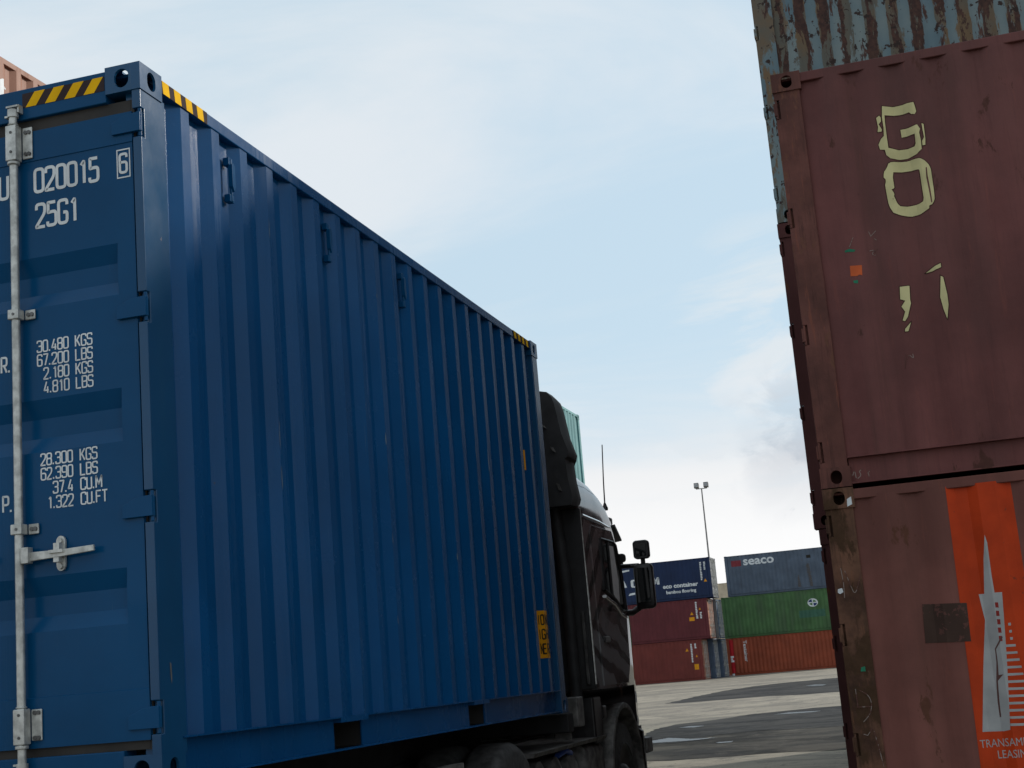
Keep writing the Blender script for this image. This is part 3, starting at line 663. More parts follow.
def resample(pts, n):
    P = [Vector(p) for p in pts]+[Vector(pts[0])]; ln = [0]
    for a, b in zip(P, P[1:]): ln.append(ln[-1]+(b-a).length)
    out = []; j = 0
    for k in range(n):
        d = ln[-1]*k/n
        while ln[j+1] < d: j += 1
        f = (d-ln[j])/max(1e-9, ln[j+1]-ln[j]); out.append(P[j].lerp(P[j+1], f))
    return [(p.x, p.y) for p in out]
def circle(cx, cz, r, n=28, a0=0, a1=360, rz=None):
    return [(cx+r*math.cos(R(a0+(a1-a0)*i/n)), cz+(rz or r)*math.sin(R(a0+(a1-a0)*i/n))) for i in range(n if a1-a0 == 360 else n+1)]
def rect(a, b, c, d): return [(a, c), (b, c), (b, d), (a, d)]

# ------------------------------------------------------------------ ground: level by the camera, rising gently to the far stacks
SLOPE = .42/76.5
def gz(y): return min(max(y-9.5, 0), 76.5)*SLOPE
mb = MB(); ys = [-400, 9.5, 86, 900, 4000]; xs = [-3000, -300, 0, 300, 3000]
for y in ys:
    for x in xs: mb.v.append((x, y, gz(y)))
for j in range(4):
    for i in range(4): mb.f.append((j*5+i, j*5+i+1, j*5+i+6, j*5+i+5))
tag(mb.build('ground', M['ground'], recalc=False), kind='structure')
def sheet(name, key, mat, dz, wob=.0):
    P = resample(TR[key], 170); rnd = random.Random(hash(key) % 1000 if False else len(key)*7)
    P = [(x+rnd.uniform(-wob, wob)*1.4, y+rnd.uniform(-wob, wob)*2) for x, y in P]
    bm = bmesh.new(); f = bm.faces.new([bm.verts.new((x, y, gz(y)+dz)) for x, y in P])
    if f.normal.z < 0: f.normal_flip()
    bm.normal_update(); bmesh.ops.triangulate(bm, faces=bm.faces[:])
    me = bpy.data.meshes.new(name); bm.to_mesh(me); bm.free(); me.materials.append(mat)
    o = bpy.data.objects.new(name, me); C.objects.link(o); return tag(o, kind='structure')
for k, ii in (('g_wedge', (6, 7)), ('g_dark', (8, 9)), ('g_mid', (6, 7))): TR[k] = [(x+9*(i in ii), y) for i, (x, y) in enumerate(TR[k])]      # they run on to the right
sheet('damp_pavement', 'g_wedge', M['damp'], .004, .05)  # darker areas of the yard, thin coloured sheets just above the ground
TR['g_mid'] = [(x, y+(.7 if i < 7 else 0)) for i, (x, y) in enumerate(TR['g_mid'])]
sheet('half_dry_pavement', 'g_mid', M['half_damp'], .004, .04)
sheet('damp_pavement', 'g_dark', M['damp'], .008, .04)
for k in ('', '2', '3', '4', '5'): sheet('puddle', 'g_puddle'+k, M['puddle'], .012, .015)

# ------------------------------------------------------------------ the blue container on the trailer
BZ = 1.214
bl = container('shipping_container', 'new dark blue container with white numbers on its door, carried on the truck trailer', None,
    (-1.219, 3.029, BZ), R(90), 6.058, 2.896, M['blue_side'], make_prof(.14, 5.92, .284, .278, .072, .068, .036, .011), -1, M['blue_post'], None, 2, [.253, 1.055, 1.855, 2.635], [2.138, 1.54, .828], M['blue'])
DP = lambda a, b, k=0: bl.T(.0122-k*.0003, a, b)
def door_text(name, txt, h, x, z, al='l', th=.14, sx=.86): return decal(name, bl.leaf, [([(-a, b) for a, b in q], k) for q, k in strokes(txt, h, x, z, th, al, sx)], M['white_letter'], DP)
door_text('number_lettering', '020015', .114, -.511, 2.412)
door_text('size_lettering', '25G1', .114, -.506, 2.258)
door_text('check_digit', '6', .092, -.1115, 2.426)
fr = []
for a, b, c, d in ((-.1255, -.063, 2.409, 2.4145), (-.1255, -.063, 2.528, 2.5335), (-.1255, -.1205, 2.4145, 2.528), (-.068, -.063, 2.4145, 2.528)): fr.append(([(-x, z) for x, z in rect(a, b, c, d)], 0))
decal('check_digit_frame', bl.leaf, fr, M['white_letter'], DP)
for i, (n_, u_) in enumerate((('30.480', 'KGS'), ('67.200', 'LBS'), ('2.180', 'KGS'), ('4.810', 'LBS'))):
    z = 1.733-i*.0575
    door_text('weight_lettering', n_, .0525, -.369, z, 'r', .125, .97); door_text('weight_lettering', u_, .0525, -.336, z, 'l', .125, .97)
for i, (n_, u_) in enumerate((('28.300', 'KGS'), ('62.390', 'LBS'), ('37.4', 'CU.M'), ('1.322', 'CU.FT'))):
    z = 1.267-i*.0585
    door_text('weight_lettering', n_, .0525, -.361, z, 'r', .125, .97); door_text('weight_lettering', u_, .0525, -.326, z, 'l', .125, .97)
door_text('weight_lettering', 'R.', .073, -.640, 1.668, 'r'); door_text('weight_lettering', 'P.', .073, -.640, 1.096, 'r'); door_text('owner_letter', 'U', .114, -.640, 2.409, 'r')
# hazard tape on the header and on both ends of the top rail
HP = lambda a, b, k=0: bl.T(.0045-k*.0008, a, b)
decal('hazard_tape', bl.t, [(rect(.168, .560, 2.799, 2.862), 0)], M['dark_tape'], HP)
for x in (.205, .296, .389, .482): decal('hazard_stripe', bl.t, [([(x+.012, 2.799), (x+.062, 2.799), (x+.018, 2.862), (x-.032, 2.862)], 1)], M['yellow_tape'], HP)
SP = lambda a, b, k=0: bl.T(a, .0045-k*.0008, b)
for u0, u1, st in ((.185, .585, (.193, .293, .393, .493)), (5.40, 5.855, (5.43, 5.54, 5.65, 5.76))):
    decal('hazard_tape', bl.t, [(rect(u0, u1, 2.826, 2.882), 0)], M['dark_tape'], SP)
    for x in st: decal('hazard_stripe', bl.t, [([(x+.004, 2.826), (x+.060, 2.826), (x+.050, 2.882), (x-.006, 2.882)], 1)], M['yellow_tape'], SP)
# warning sticker across the corrugation
decal('warning_sticker', bl.panel, [(rect(5.500, 5.704, .415, .765), 0)], M['orange_sticker'], bl.P, bl.cuts)
for i, tx in enumerate(('ION', 'IGH', 'NER')): decal('warning_lettering', bl.panel, [(q, k+1) for j, c in enumerate(tx) for q, k in strokes(c, .084, (5.571, 5.596, 5.645)[j]+.002*i, .655-.107*i, .17, 'l', (.55, .85, 1.35)[j])], M['black_letter'], bl.P, bl.cuts)
decal('caution_sticker', bl.panel, [(rect(5.525, 5.578, 1.825, 1.98), 0)], M['orange_sticker'], bl.P, bl.cuts)
for k in (1, 5, 9):                                              # lashing bars set in the hollows of the panel
    u = .527+.278*k; mb = MB(); w_ = .039
    for z in (2.545, 2.722): mb.box(u-.020, u+.022, w_-.030, w_, z-.018, z+.018)
    mb.tube([(u, .012, 2.53), (u, .012, 2.735)], .0075, 8)
    mb.prism([(u-.012, 2.60), (u-.012, 2.705), (u+.004, 2.715), (u+.018, 2.70), (u+.018, 2.60), (u+.004, 2.575)], 1, -.004, .018)
    mb.build('lashing_ring', M['blue'], bl.panel, T=bl.T, bevel=.002)
# scuffs at the door post
decal('scuff', bl.t, [([(.088, .455), (.098, .45), (.102, .40), (.098, .372), (.092, .40)], 0), ([(.012, .112), (.03, .118), (.026, .09), (.012, .06)], 0)], M['grey_steel'], lambda a, b, k=0: bl.T(a, .0035, b))

rs = random.Random(11)
for i in range(22):                                                    # paint rubbed off along the ridge corners
    kk = rs.choice((3, 8, 12, 14, 15, 16, 17, 18, 18, 19)); u = .284+.278*kk+.068+rs.uniform(-.004, .004); z = rs.uniform(.4, 2.5); ln = rs.uniform(.03, .22); wd = rs.uniform(.0025, .006)
    decal('scuff', bl.panel, [[(u, z), (u+wd, z+ln*.2), (u+wd*.7, z+ln*.8), (u+.001, z+ln), (u-wd*.3, z+ln*.5)]], M['scuff'], bl.P, bl.cuts)
# ------------------------------------------------------------------ near right stacks
FX, FY = 2.266, 3.66
def stack_y(front): return front+1.219
fr_group = 'weathered containers stacked on the right'
H1 = 2.430; Z2 = 2.436; H2 = 2.588
tl = container('shipping_container', 'faded red-brown container with orange band and pale tower emblem, lowest of the near right stack', fr_group, (FX+3.029, stack_y(FY), .0), 0, 6.058, H1, M['brownB'],
    make_prof(.15, 5.92, .255, .276, .10, .055, .026), -1, M['brownB_post'], M['dark_steel'], 1, [.35, .976, 1.589, 2.215], None, M['brownD'])
go = container('shipping_container', 'brown container with peeling cream letters G and O, resting on the orange-banded one', fr_group, (FX+3.029, stack_y(FY), Z2), 0, 6.058, H2, M['brownA'],
    make_prof(.15, 5.92, .268, .243, .070, .058, .030), -1, M['brownA_post'], M['dark_steel'], 1, [.213, .927, 1.659, 2.36], None, M['brownD'])
def FP(c, zb): return (lambda a, b, k=0: c.P(a-FX, b-zb, k)), [FX+x for x in c.cuts]
P2, cut2 = FP(go, Z2); P1, cut1 = FP(tl, 0.0)
for k in ('G_body', 'G_chip', 'G_flake', 'O_out', 'O_in', 'N1', 'N2', 'N3', 'N4'): decal('letter_edge', go.panel, [(q, 0) for q in ribbon([Vector(p) for p in resample(TR[k], 60)], True, .011)], M['letter_edge'], P2, cut2)
for k in ('G_body', 'G_chip', 'G_flake'): decal('letter_g', go.panel, [(TR[k], 1)], M['cream_letter'], P2, cut2)
a = resample(TR['O_out'], 60); b = resample(TR['O_in'], 60)
decal('letter_o', go.panel, [([a[i], a[(i+1) % 60], b[(i+1) % 60], b[i]], 1) for i in range(60)], M['cream_letter'], P2, cut2)
decal('letter_tear', go.panel, [(TR['O_slit'], 2)], M['brownA'], P2, cut2)
for k in ('N1', 'N2', 'N3', 'N4'): decal('letter_remains', go.panel, [(TR[k], 1)], M['cream_letter'], P2, cut2)
decal('orange_chip', go.panel, [(TR['orange_sq'], 0)], M['orange_chip'], P2, cut2)
decal('green_chip', go.panel, [(TR['green1'], 0), (TR['green2'], 0)], M['green_chip'], P2, cut2)
def scrawl(name, parent, keys, th, P, cuts):
    for i, k in enumerate(keys):
        ps = [Vector(p) for p in TR[k]]
        for _ in range(3 if len(ps) > 3 else 0): ps = [ps[0]]+[v for a, b in zip(ps, ps[1:]) for v in (a.lerp(b, .25), a.lerp(b, .75))]+[ps[-1]]
        decal(name, parent, [(q, i) for q in ribbon(ps, False, th*.62)], M['chalk'], P, cuts)
scrawl('chalk_mark', go.panel, ['scr%d' % i for i in range(6)], .006, P2, cut2)
scrawl('chalk_mark', go.t, ['chalkm%d' % i for i in range(3)], .007, lambda a, b, k=0: go.T(a-FX, .0015-k*.0003, b-Z2), ())
PO = lambda a, b, k=0: tl.T(a-FX, .0030-k*.0004, b)
scrawl('chalk_mark', tl.t, ['chalk%d' % i for i in range(5)]+['chalkv0', 'chalkv1'], .007, PO, ())
decal('paint_blob', tl.t, [(TR['scuff'], 0)], M['white_letter'], PO); decal('paint_blob', tl.t, [([(a_+.016, b_-.012) for a_, b_ in TR['scuff2']], 0)], M['white_letter'], lambda a, b, k=0: tl.T(a-FX, -.0012, b))
decal('green_chip', tl.t, [(TR['tealsq'], 0)], M['green_chip'], PO)
decal('orange_band', tl.panel, [([(2.957, 2.372), (3.312, 2.372), (3.318, .18), (2.926, .18)], 0)], M['orange_band'], P1, cut1)
decal('tower_emblem', tl.panel, [(TR['pyr'], 1)]+[(TR['dot%d' % i], 1) for i in range(3)]+[(TR['bar%d' % i], 2) for i in range(12)], M['pale_emblem'], P1, cut1)
decal('emblem_windows', tl.panel, [(TR['win%d' % i], 2) for i in range(5)], M['red_detail'], P1, cut1)
decal('emblem_crack', tl.panel, [(TR['crack1'], 3)], M['crack'], P1, cut1)
ps, wd = font_polys('TRANSAMERICA', .062, .0); decal('emblem_lettering', tl.panel, [([(2.949+a_*.80, .915+b_) for a_, b_ in q], 2) for q in ps], M['pale_emblem'], P1, cut1)
ps, wd = font_polys('LEASING', .062, .0); decal('emblem_lettering', tl.panel, [([(3.036+a_*.80, .852+b_) for a_, b_ in q], 2) for q in ps], M['pale_emblem'], P1, cut1)
decal('glue_stain', tl.panel, [(TR['patch'], 3)], M['stain'], P1, cut1)
BX, BY = 1.975, 6.56
b1 = container('shipping_container', 'dark brown container on the ground behind the orange-banded one', fr_group, (2.0+3.029, stack_y(BY), 0), 0, 6.058, 2.438, M['brownC'], None, -1, M['brownD'], M['dark_steel'], 1, None, None, M['brownC'])
b2 = container('shipping_container', 'dark brown container seen as a strip behind the G and O one', fr_group, (1.968+3.029, stack_y(BY), 2.446), 0, 6.058, 2.485, M['brownC'], None, -1, M['brownD'], M['dark_steel'], 1, None, None, M['brownD'])
b3 = container('shipping_container', 'light blue container with flaking rusty paint, topmost of the near right stack', fr_group, (BX+3.029, stack_y(BY), 4.94), 0, 6.058, 2.591, M['peel'],
    make_prof(.15, 5.92, .235, .182, .062, .030, .030), -1, M['peel_post'], M['dark_steel'], 1, None, None, M['peel'])

# the same block of stacks runs on behind; it shows only as the dark reflection in the truck and the blue side
for j, (xx, yy) in enumerate(((2.05, 9.15), (2.10, 11.75), (2.06, 14.35), (2.12, 16.95))):
    for i in range(3 if j < 2 else 2):
        container('shipping_container', 'dark brown container hidden in the rows behind the near right stack', fr_group, (xx+3.029, stack_y(yy), 2.600*i), 0, 6.058, 2.591, M['brown_row'], None, -1, None, M['dark_steel'], 0)

# ------------------------------------------------------------------ far stacks across the yard
far_group = 'containers stacked across the yard'
YC, YS = 90.5, 99.5; G0 = .42
def font_decal(c, name, txt, size, x, z, mat, bold=0, sx=1, rot=False, k=0, width=None):
    ps, wd = font_polys(txt, size, bold)
    f = (width/wd) if width else sx
    if rot: qs = [([(x+b_, z-a_*f) for a_, b_ in q], k) for q in ps]
    else: qs = [([(x+a_*f, z+b_) for a_, b_ in q], k) for q in ps]
    return decal(name, c.panel, qs, mat, c.Pw, c.cutw)
def far(name, label, x, yf, z, L, H, mat, door, rods=None, dmat=None):
    c = container(name, label, far_group, (x, yf+1.219, z), 0, L, H, mat, None, door, None, rods, 0, None, None, dmat)
    return c
def onto(c, x, z, L, door):
    # markings follow the corrugation of the side they are painted on
    c.Pw = (lambda a, b, k=0: c.P(a-x+L/2, b-z, k, .003)) if door == -1 else (lambda a, b, k=0: c.P(L/2-(a-x), b-z, k, .003))
    c.cutw = [x-L/2+u if door == -1 else x+L/2-u for u in c.cuts]
L40 = 12.192
cm = far('shipping_container', 'navy container with large white letters and bamboo flooring notice, top of the far left stack', -11.60-L40/2, YC, G0+2*2.605, L40, 2.62, M['navy'], 1, M['zinc'], M['grey'])
ma = far('shipping_container', 'maroon container between the navy and brick red ones in the far left stack', -12.06-L40/2, YC, G0+2.600, L40, 2.591, M['maroon'], 1, M['zinc'], M['pink'])  # door end coloured paler, as if lit by the sun
rd = far('shipping_container', 'brick red container at the foot of the far left stack', -12.69-L40/2, YC, G0, L40, 2.591, M['red_brown'], 1, M['zinc'], M['pink'])  # paler door colour stands in for sunlight on this end
for c, x, z in ((cm, -11.60-L40/2, G0+5.21), (ma, -12.06-L40/2, G0+2.6), (rd, -12.69-L40/2, G0)): onto(c, x, z, L40, 1)
wl = M['white_letter']
for tx, xc in (('C', -18.95), ('M', -18.15), ('A', -17.38), ('C', -16.62), ('G', -15.93), ('M', -15.16)):
    decal('large_letter', cm.panel, strokes(tx, .56, xc-.27, 6.71, .25, 'l', 1.25 if tx != 'M' else 1.1), wl, cm.Pw, cm.cutw)
decal('swoosh', cm.panel, [([(-17.75, 7.60), (-17.45, 7.78), (-17.0, 7.84), (-17.0, 7.94), (-17.5, 7.90), (-17.8, 7.72)], 0), ([(-17.2, 6.22), (-16.75, 6.27), (-16.75, 6.40), (-17.1, 6.37)], 0)], wl, cm.Pw, cm.cutw)
font_decal(cm, 'notice_lettering', 'eco container', .38, -14.86, 6.47, wl, .014, width=2.35)
font_decal(cm, 'notice_lettering', 'bamboo flooring', .30, -14.66, 6.10, wl, .008, width=1.98)
def side_codes(c, x, z1, z0, x2=None):
    qs = []; n = int((z1-z0)/.11); rr = random.Random(int(z1*100))
    for i in range(n): qs.append((rect(x, x+.09+.04*rr.random(), z1-.11*i-.08, z1-.11*i), 0))
    return decal('code_lettering', c.panel, qs, wl, c.Pw, c.cutw)
side_codes(cm, -12.30, 7.97, 6.73); side_codes(cm, -12.04, 7.97, 7.4)
decal('warning_triangle', cm.panel, [([(-12.12, 6.68), (-11.90, 6.68), (-12.01, 6.88)], 0)], M['orange_sticker'], cm.Pw, cm.cutw)
side_codes(ma, -12.86, 5.42, 4.25); side_codes(ma, -12.60, 4.75, 4.3)
decal('warning_sticker', ma.panel, [(rect(-13.33, -12.98, 4.22, 4.46), 0), ([(-13.24, 4.60), (-13.02, 4.60), (-13.13, 4.80)], 0), ([(-12.65, 4.9), (-12.5, 4.9), (-12.57, 5.05)], 0)], M['orange_sticker'], ma.Pw, ma.cutw)
side_codes(rd, -13.45, 2.76, 1.48); side_codes(rd, -13.18, 2.76, 2.35)
decal('warning_sticker', rd.panel, [(rect(-13.30, -13.02, 1.10, 1.45), 0), ([(-13.80, 2.30), (-13.58, 2.30), (-13.69, 2.50)], 0), ([(-13.18, 1.9), (-13.02, 1.9), (-13.10, 2.05)], 0)], M['orange_sticker'], rd.Pw, rd.cutw)
r2m = far('shipping_container', 'grey container with its door end showing behind the maroon one', -11.90-L40/2, YC+2.80, G0+2.600, L40, 2.591, M['grey'], 1, M['zinc'], M['greyblue'])
r2b = far('shipping_container', 'blue container with its door end showing behind the brick red one', -12.43-L40/2, YC+2.80, G0, L40, 2.591, M['greyblue'], 1)
r3b = far('shipping_container', 'dark blue container on the ground just left of the orange-brown one', -12.27-L40/2, YC+5.50, G0, L40, 2.591, M['greyblue'], 1)
so = far('shipping_container', 'slate blue container with white lettering and red block, top of the far right stack', -11.92+L40/2, YS, G0+5.49, L40, 2.87, M['slate'], -1)
gn = far('shipping_container', 'green container with round white and blue emblem, middle of the far right stack', -12.45+L40/2, YS, G0+2.60, L40, 2.88, M['green'], -1)
og = far('shipping_container', 'orange-brown container with red stripe and vertical lettering, foot of the far right stack', -12.42+L40/2, YS, G0, L40, 2.591, M['orange'], -1)
for c, x, z in ((so, -11.92+L40/2, G0+5.49), (gn, -12.45+L40/2, G0+2.6), (og, -12.42+L40/2, G0)): onto(c, x, z, L40, -1)
font_decal(so, 'owner_lettering', 'seaco', .84, -10.60, 8.05, wl, .022, width=2.18)
decal('red_block', so.panel, [(rect(-11.46, -10.75, 8.0, 8.42), 0)], emblem_paint('faded red block', (.20, .035, .045), .6, .15), so.Pw, so.cutw)
decal('rust_run', so.panel, [([(-6.25, 7.6), (-6.15, 7.75), (-6.02, 7.7), (-5.9, 6.15), (-6.1, 6.12)], 0), ([(-6.9, 6.9), (-6.8, 7.0), (-6.72, 6.15), (-6.95, 6.15)], 0)], M['rust_run'], so.Pw, so.cutw)
decal('dark_label', so.panel, [(rect(-6.15, -5.85, 8.1, 8.32), 0)], M['black_letter'], so.Pw, so.cutw)
cx, cz, r_ = -6.08, 4.99, .36
decal('round_emblem', gn.panel, [(circle(cx, cz, r_, 32, rz=r_*.8), 0)], wl, gn.Pw, gn.cutw)
def quad_(a0): return [(cx+.045*math.copysign(1, math.cos(R(a0+45))), cz+.045*math.copysign(1, math.sin(R(a0+45))))]+[(cx+p*.9*r_+.02*math.copysign(1, math.cos(R(a0+45))), cz+q*.9*r_+.02*math.copysign(1, math.sin(R(a0+45)))) for p, q in [(math.cos(R(a0+8+74*i/8)), math.sin(R(a0+8+74*i/8))) for i in range(9)]]
def shrink(ps, f=.86): return [(cx+(a_-cx)*f, cz+(b_-cz)*f*.8) for a_, b_ in ps]
decal('emblem_quarter', gn.panel, [(shrink(quad_(90)), 1), (shrink(quad_(270)), 1)], emblem_paint('emblem blue', (.012, .03, .12), .5), gn.Pw, gn.cutw)
decal('emblem_quarter', gn.panel, [(shrink(quad_(0), .7), 1), (shrink(quad_(180), .7), 1)], emblem_paint('emblem green', (.08, .17, .06), .5), gn.Pw, gn.cutw)
decal('faded_patch', gn.panel, [(rect(-7.1, -5.3, 4.0, 4.5), 0)], emblem_paint('faded blue green', (.045, .12, .085), .6, .3, (.05, .14, .055)), gn.Pw, gn.cutw)
decal('red_stripe', og.panel, [(rect(-12.24, -11.94, .60, 2.90), 0)], emblem_paint('signal red', (.34, .012, .018), .5), og.Pw, og.cutw)
decal('white_mark', og.panel, [(rect(-12.34, -12.22, 1.32, 1.82), 1), (rect(-12.30, -11.98, 1.66, 1.79), 1), (rect(-12.30, -11.98, 1.36, 1.49), 1), (rect(-12.28, -12.06, 1.50, 1.64), 1), (rect(-12.36, -12.04, .44, .57), 1)], wl, og.Pw, og.cutw)
font_decal(og, 'owner_lettering', 'Textainer', .34, -11.22, 2.80, wl, .006, rot=True, width=1.48)
bb = 'beige containers beyond the far stacks'
for i, lab in enumerate(('beige container standing on the ground beyond the far stacks', 'beige container in the middle of the stack beyond the far stacks', 'beige container glimpsed in the gap between the two far stacks')):
    container('shipping_container', lab, bb, (-10.5, 125.0, .42+i*2.594), 0, L40, 2.591, M['beige'], None, 1)

# row of stacks along the left side of the yard
left_group = 'containers stacked along the left of the yard'
def left(label, y1, z, mat, H=2.591, x=-5.13): return container('shipping_container', label, left_group, (x-1.219, y1-L40/2, z), R(90), L40, H, mat, make_prof(.15, L40-.12, .20, .278, .072, .068, .036), -1, None, None, 0)
for i, lab in enumerate(('terracotta container on the ground behind the blue one, under two like it', 'terracotta container in the middle of the stack behind the blue one', 'faded terracotta container high behind the blue one, topmost of its stack')):
    k = left(lab, 13.2, i*2.594, M['pink'])
k.P2 = lambda a, b, q=0: k.P(a-1.008, b-2*2.594, q)
decal('white_lettering', k.panel, [(TR['pink_bar'], 0), (TR['pink_dash'], 1)], wl, k.P2, [1.008+x for x in k.cuts])
for j, uu in enumerate((5.2, 6.312, 7.424)):
    mb = MB(); ucen = min((p[0] for p in k.prof if abs(p[0]-uu) < .4), key=lambda v: abs(v-uu))+.035
    for z in (2.32, 2.46): mb.box(ucen-.03, ucen+.03, .010, .040, z-.02, z+.02)
    mb.tube([(ucen, .012, 2.30), (ucen, .012, 2.48)], .010, 8); mb.build('lashing_ring', M['dark_steel'], k.panel, T=k.T)
for i, lab in enumerate(('pale teal container standing on the ground far behind the truck', 'pale teal container in the middle of the stack far behind the truck', 'pale teal container rising above the truck cab, topmost of its stack')):
    left(lab, 29.8, i*2.594+gz(24), M['teal'], 2.591 if i < 2 else 2.50, -5.25)

# ------------------------------------------------------------------ lamp mast far behind
LX, LY = -19.88, 145.0
lm = thing('lamp_mast', 'tall thin floodlight mast with two lamp heads rising behind the navy container', 'lamp mast', (LX, LY, .42))
MB().tube([(0, 0, 0), (0, 0, 9), (0, 0, 18.75)], [.14, .10, .065], 12).build('pole', M['galv_pole'], lm)
MB().box(-.58, .58, -.04, .04, 18.72, 18.80).build('cross_arm', M['galv_pole'], lm)
for s in (-1, 1):
    mb = MB(); x = .50*s
    mb.prism([(-.30, 18.89), (.22, 18.83), (.28, 19.31), (-.22, 19.39)], 0, x-.24, x+.24); mb.tube([(x, 0, 18.75), (x, 0, 18.98)], .05, 8)
    fl = mb.build('floodlight', plain('floodlight housing', (.13, .13, .13), .5), lm, bevel=.02)
    MB().prism([(-.312, 18.93), (-.302, 18.93), (-.242, 19.33), (-.252, 19.33)], 0, x-.20, x+.20).build('lens', plain('floodlight glass', (.25, .26, .27), .2), fl)

# ------------------------------------------------------------------ truck (world coordinates, then moved to its own origin)
TXC = -1.22; HALF = 1.25; OR = (TXC, 7.93, 0)
tk = thing('truck', 'black truck tractor with roof deflector and paired side mirrors, hauling the blue container', 'truck', OR)
def part(mb, name, mat, parent=None, **kw): return mb.build(name, M[mat], parent or tk, origin=OR, **kw)
# cab shell: plan outlines stacked up the height   (z, half width, front y, corner radius)
REAR = 6.93
LV = [(1.355, 1.249, 8.955, .42), (1.40, 1.25, 8.96, .42), (1.90, 1.25, 8.98, .42), (2.12, 1.25, 8.88, .38), (2.45, 1.248, 8.70, .32), (2.72, 1.242, 8.55, .30), (2.84, 1.232, 8.49, .30),
      (2.95, 1.212, 8.42, .32), (3.05, 1.178, 8.33, .34), (3.15, 1.125, 8.22, .36), (3.24, 1.045, 8.08, .36), (3.31, .94, 7.86, .34), (3.37, .78, 7.60, .32), (3.41, .52, 7.32, .28)]
def plan(hw, fy, r, n=7):
    p = [(-hw, REAR+.03), (-hw+.03, REAR), (hw-.03, REAR), (hw, REAR+.03)]
    p += [(hw, REAR+(fy-r-REAR)*k/3) for k in (1, 2)]
    sq = 1.3                                          # corner reaches further back along the side than in along the front
    for i in range(n+1):
        a = math.pi/2*i/n; p.append((hw-r+r*math.cos(a), fy-r*sq+r*sq*math.sin(a)-.0))
    q = [(-x, y) for x, y in p[6:]][::-1]
    p += [(hw-r-(2*(hw-r))*k/6, fy+.05*math.sin(math.pi*k/6)) for k in range(1, 6)]
    p += q+[(-hw, REAR+(fy-r-REAR)*k/3) for k in (2, 1)]
    return p
mb = MB(); n = None
for z, hw, fy, r in LV:
    pl = plan(hw, fy, r); n = len(pl); mb.v += [(TXC+x, y, z) for x, y in pl]
for j in range(len(LV)-1):
    for i in range(n): mb.f.append((j*n+i, j*n+(i+1) % n, (j+1)*n+(i+1) % n, (j+1)*n+i))
mb.f += [tuple(range(n))[::-1], tuple(range((len(LV)-1)*n, len(LV)*n))]
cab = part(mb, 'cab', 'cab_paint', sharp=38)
def at(z):
    for (a, b) in zip(LV, LV[1:]):
        if z <= b[0]:
            f = (z-a[0])/(b[0]-a[0]); return [a[k]+(b[k]-a[k])*f for k in (1, 2, 3)]
    return LV[-1][1:]
# windscreen
mb = MB(); zs = [1.98+.70*k/6 for k in range(7)]; cols = []
for z in zs:
    hw, fy, r = at(z); pl = plan(hw, fy, r)[7:]; pl = pl[:len(pl)-3]; cols.append([(TXC+x*1.004, y+.006, z) for x, y in pl[2:-4]])
k = len(cols[0]); mb.v = [p for c_ in cols for p in c_]
mb.f = [(j*k+i, j*k+i+1, (j+1)*k+i+1, (j+1)*k+i) for j in range(6) for i in range(k-1)]
part(mb, 'windscreen', 'glass')
# bodywork below the screen: grille panel, corner and bumper
mb = MB(); pl = plan(1.245, 8.97, .40)[6:-2]; prof = [(1.36, 0), (1.02, -.015), (.98, -.04)]
for z, d in prof: mb.v += [(TXC+x, y+d, z) for x, y in pl]
k = len(pl); mb.f = [(j*k+i, j*k+i+1, (j+1)*k+i+1, (j+1)*k+i) for j in range(2) for i in range(k-1)]
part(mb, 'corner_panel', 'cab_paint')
mb = MB()
for z, o in ((.96, .0), (.93, .05), (.50, .06), (.44, 0)): mb.v += [(TXC+x*(1+.02*(o > 0)), y+o, z) for x, y in plan(1.235, 8.94, .34)[6:-2]]
mb.f = [(j*k+i, j*k+i+1, (j+1)*k+i+1, (j+1)*k+i) for j in range(3) for i in range(k-1)]
bp = part(mb, 'bumper', 'dark_steel')
for s in (1, -1):
    MB().box(TXC+s*1.15-.09, TXC+s*1.15+.11, 8.74, 8.97, .72, .86).build('fog_lamp', M['grey_steel'], bp, origin=OR, bevel=.015)
    part(MB().box(TXC+s*.9-.22, TXC+s*.9+.22, 8.94, 9.03, .99, 1.16), 'headlight', 'glass', bevel=.03)
mb = MB()
for i in range(5): mb.box(TXC-.62, TXC+.62, 8.97, 9.045, 1.10+.13*i, 1.19+.13*i)
part(mb, 'grille', 'black_plastic', bevel=.01)
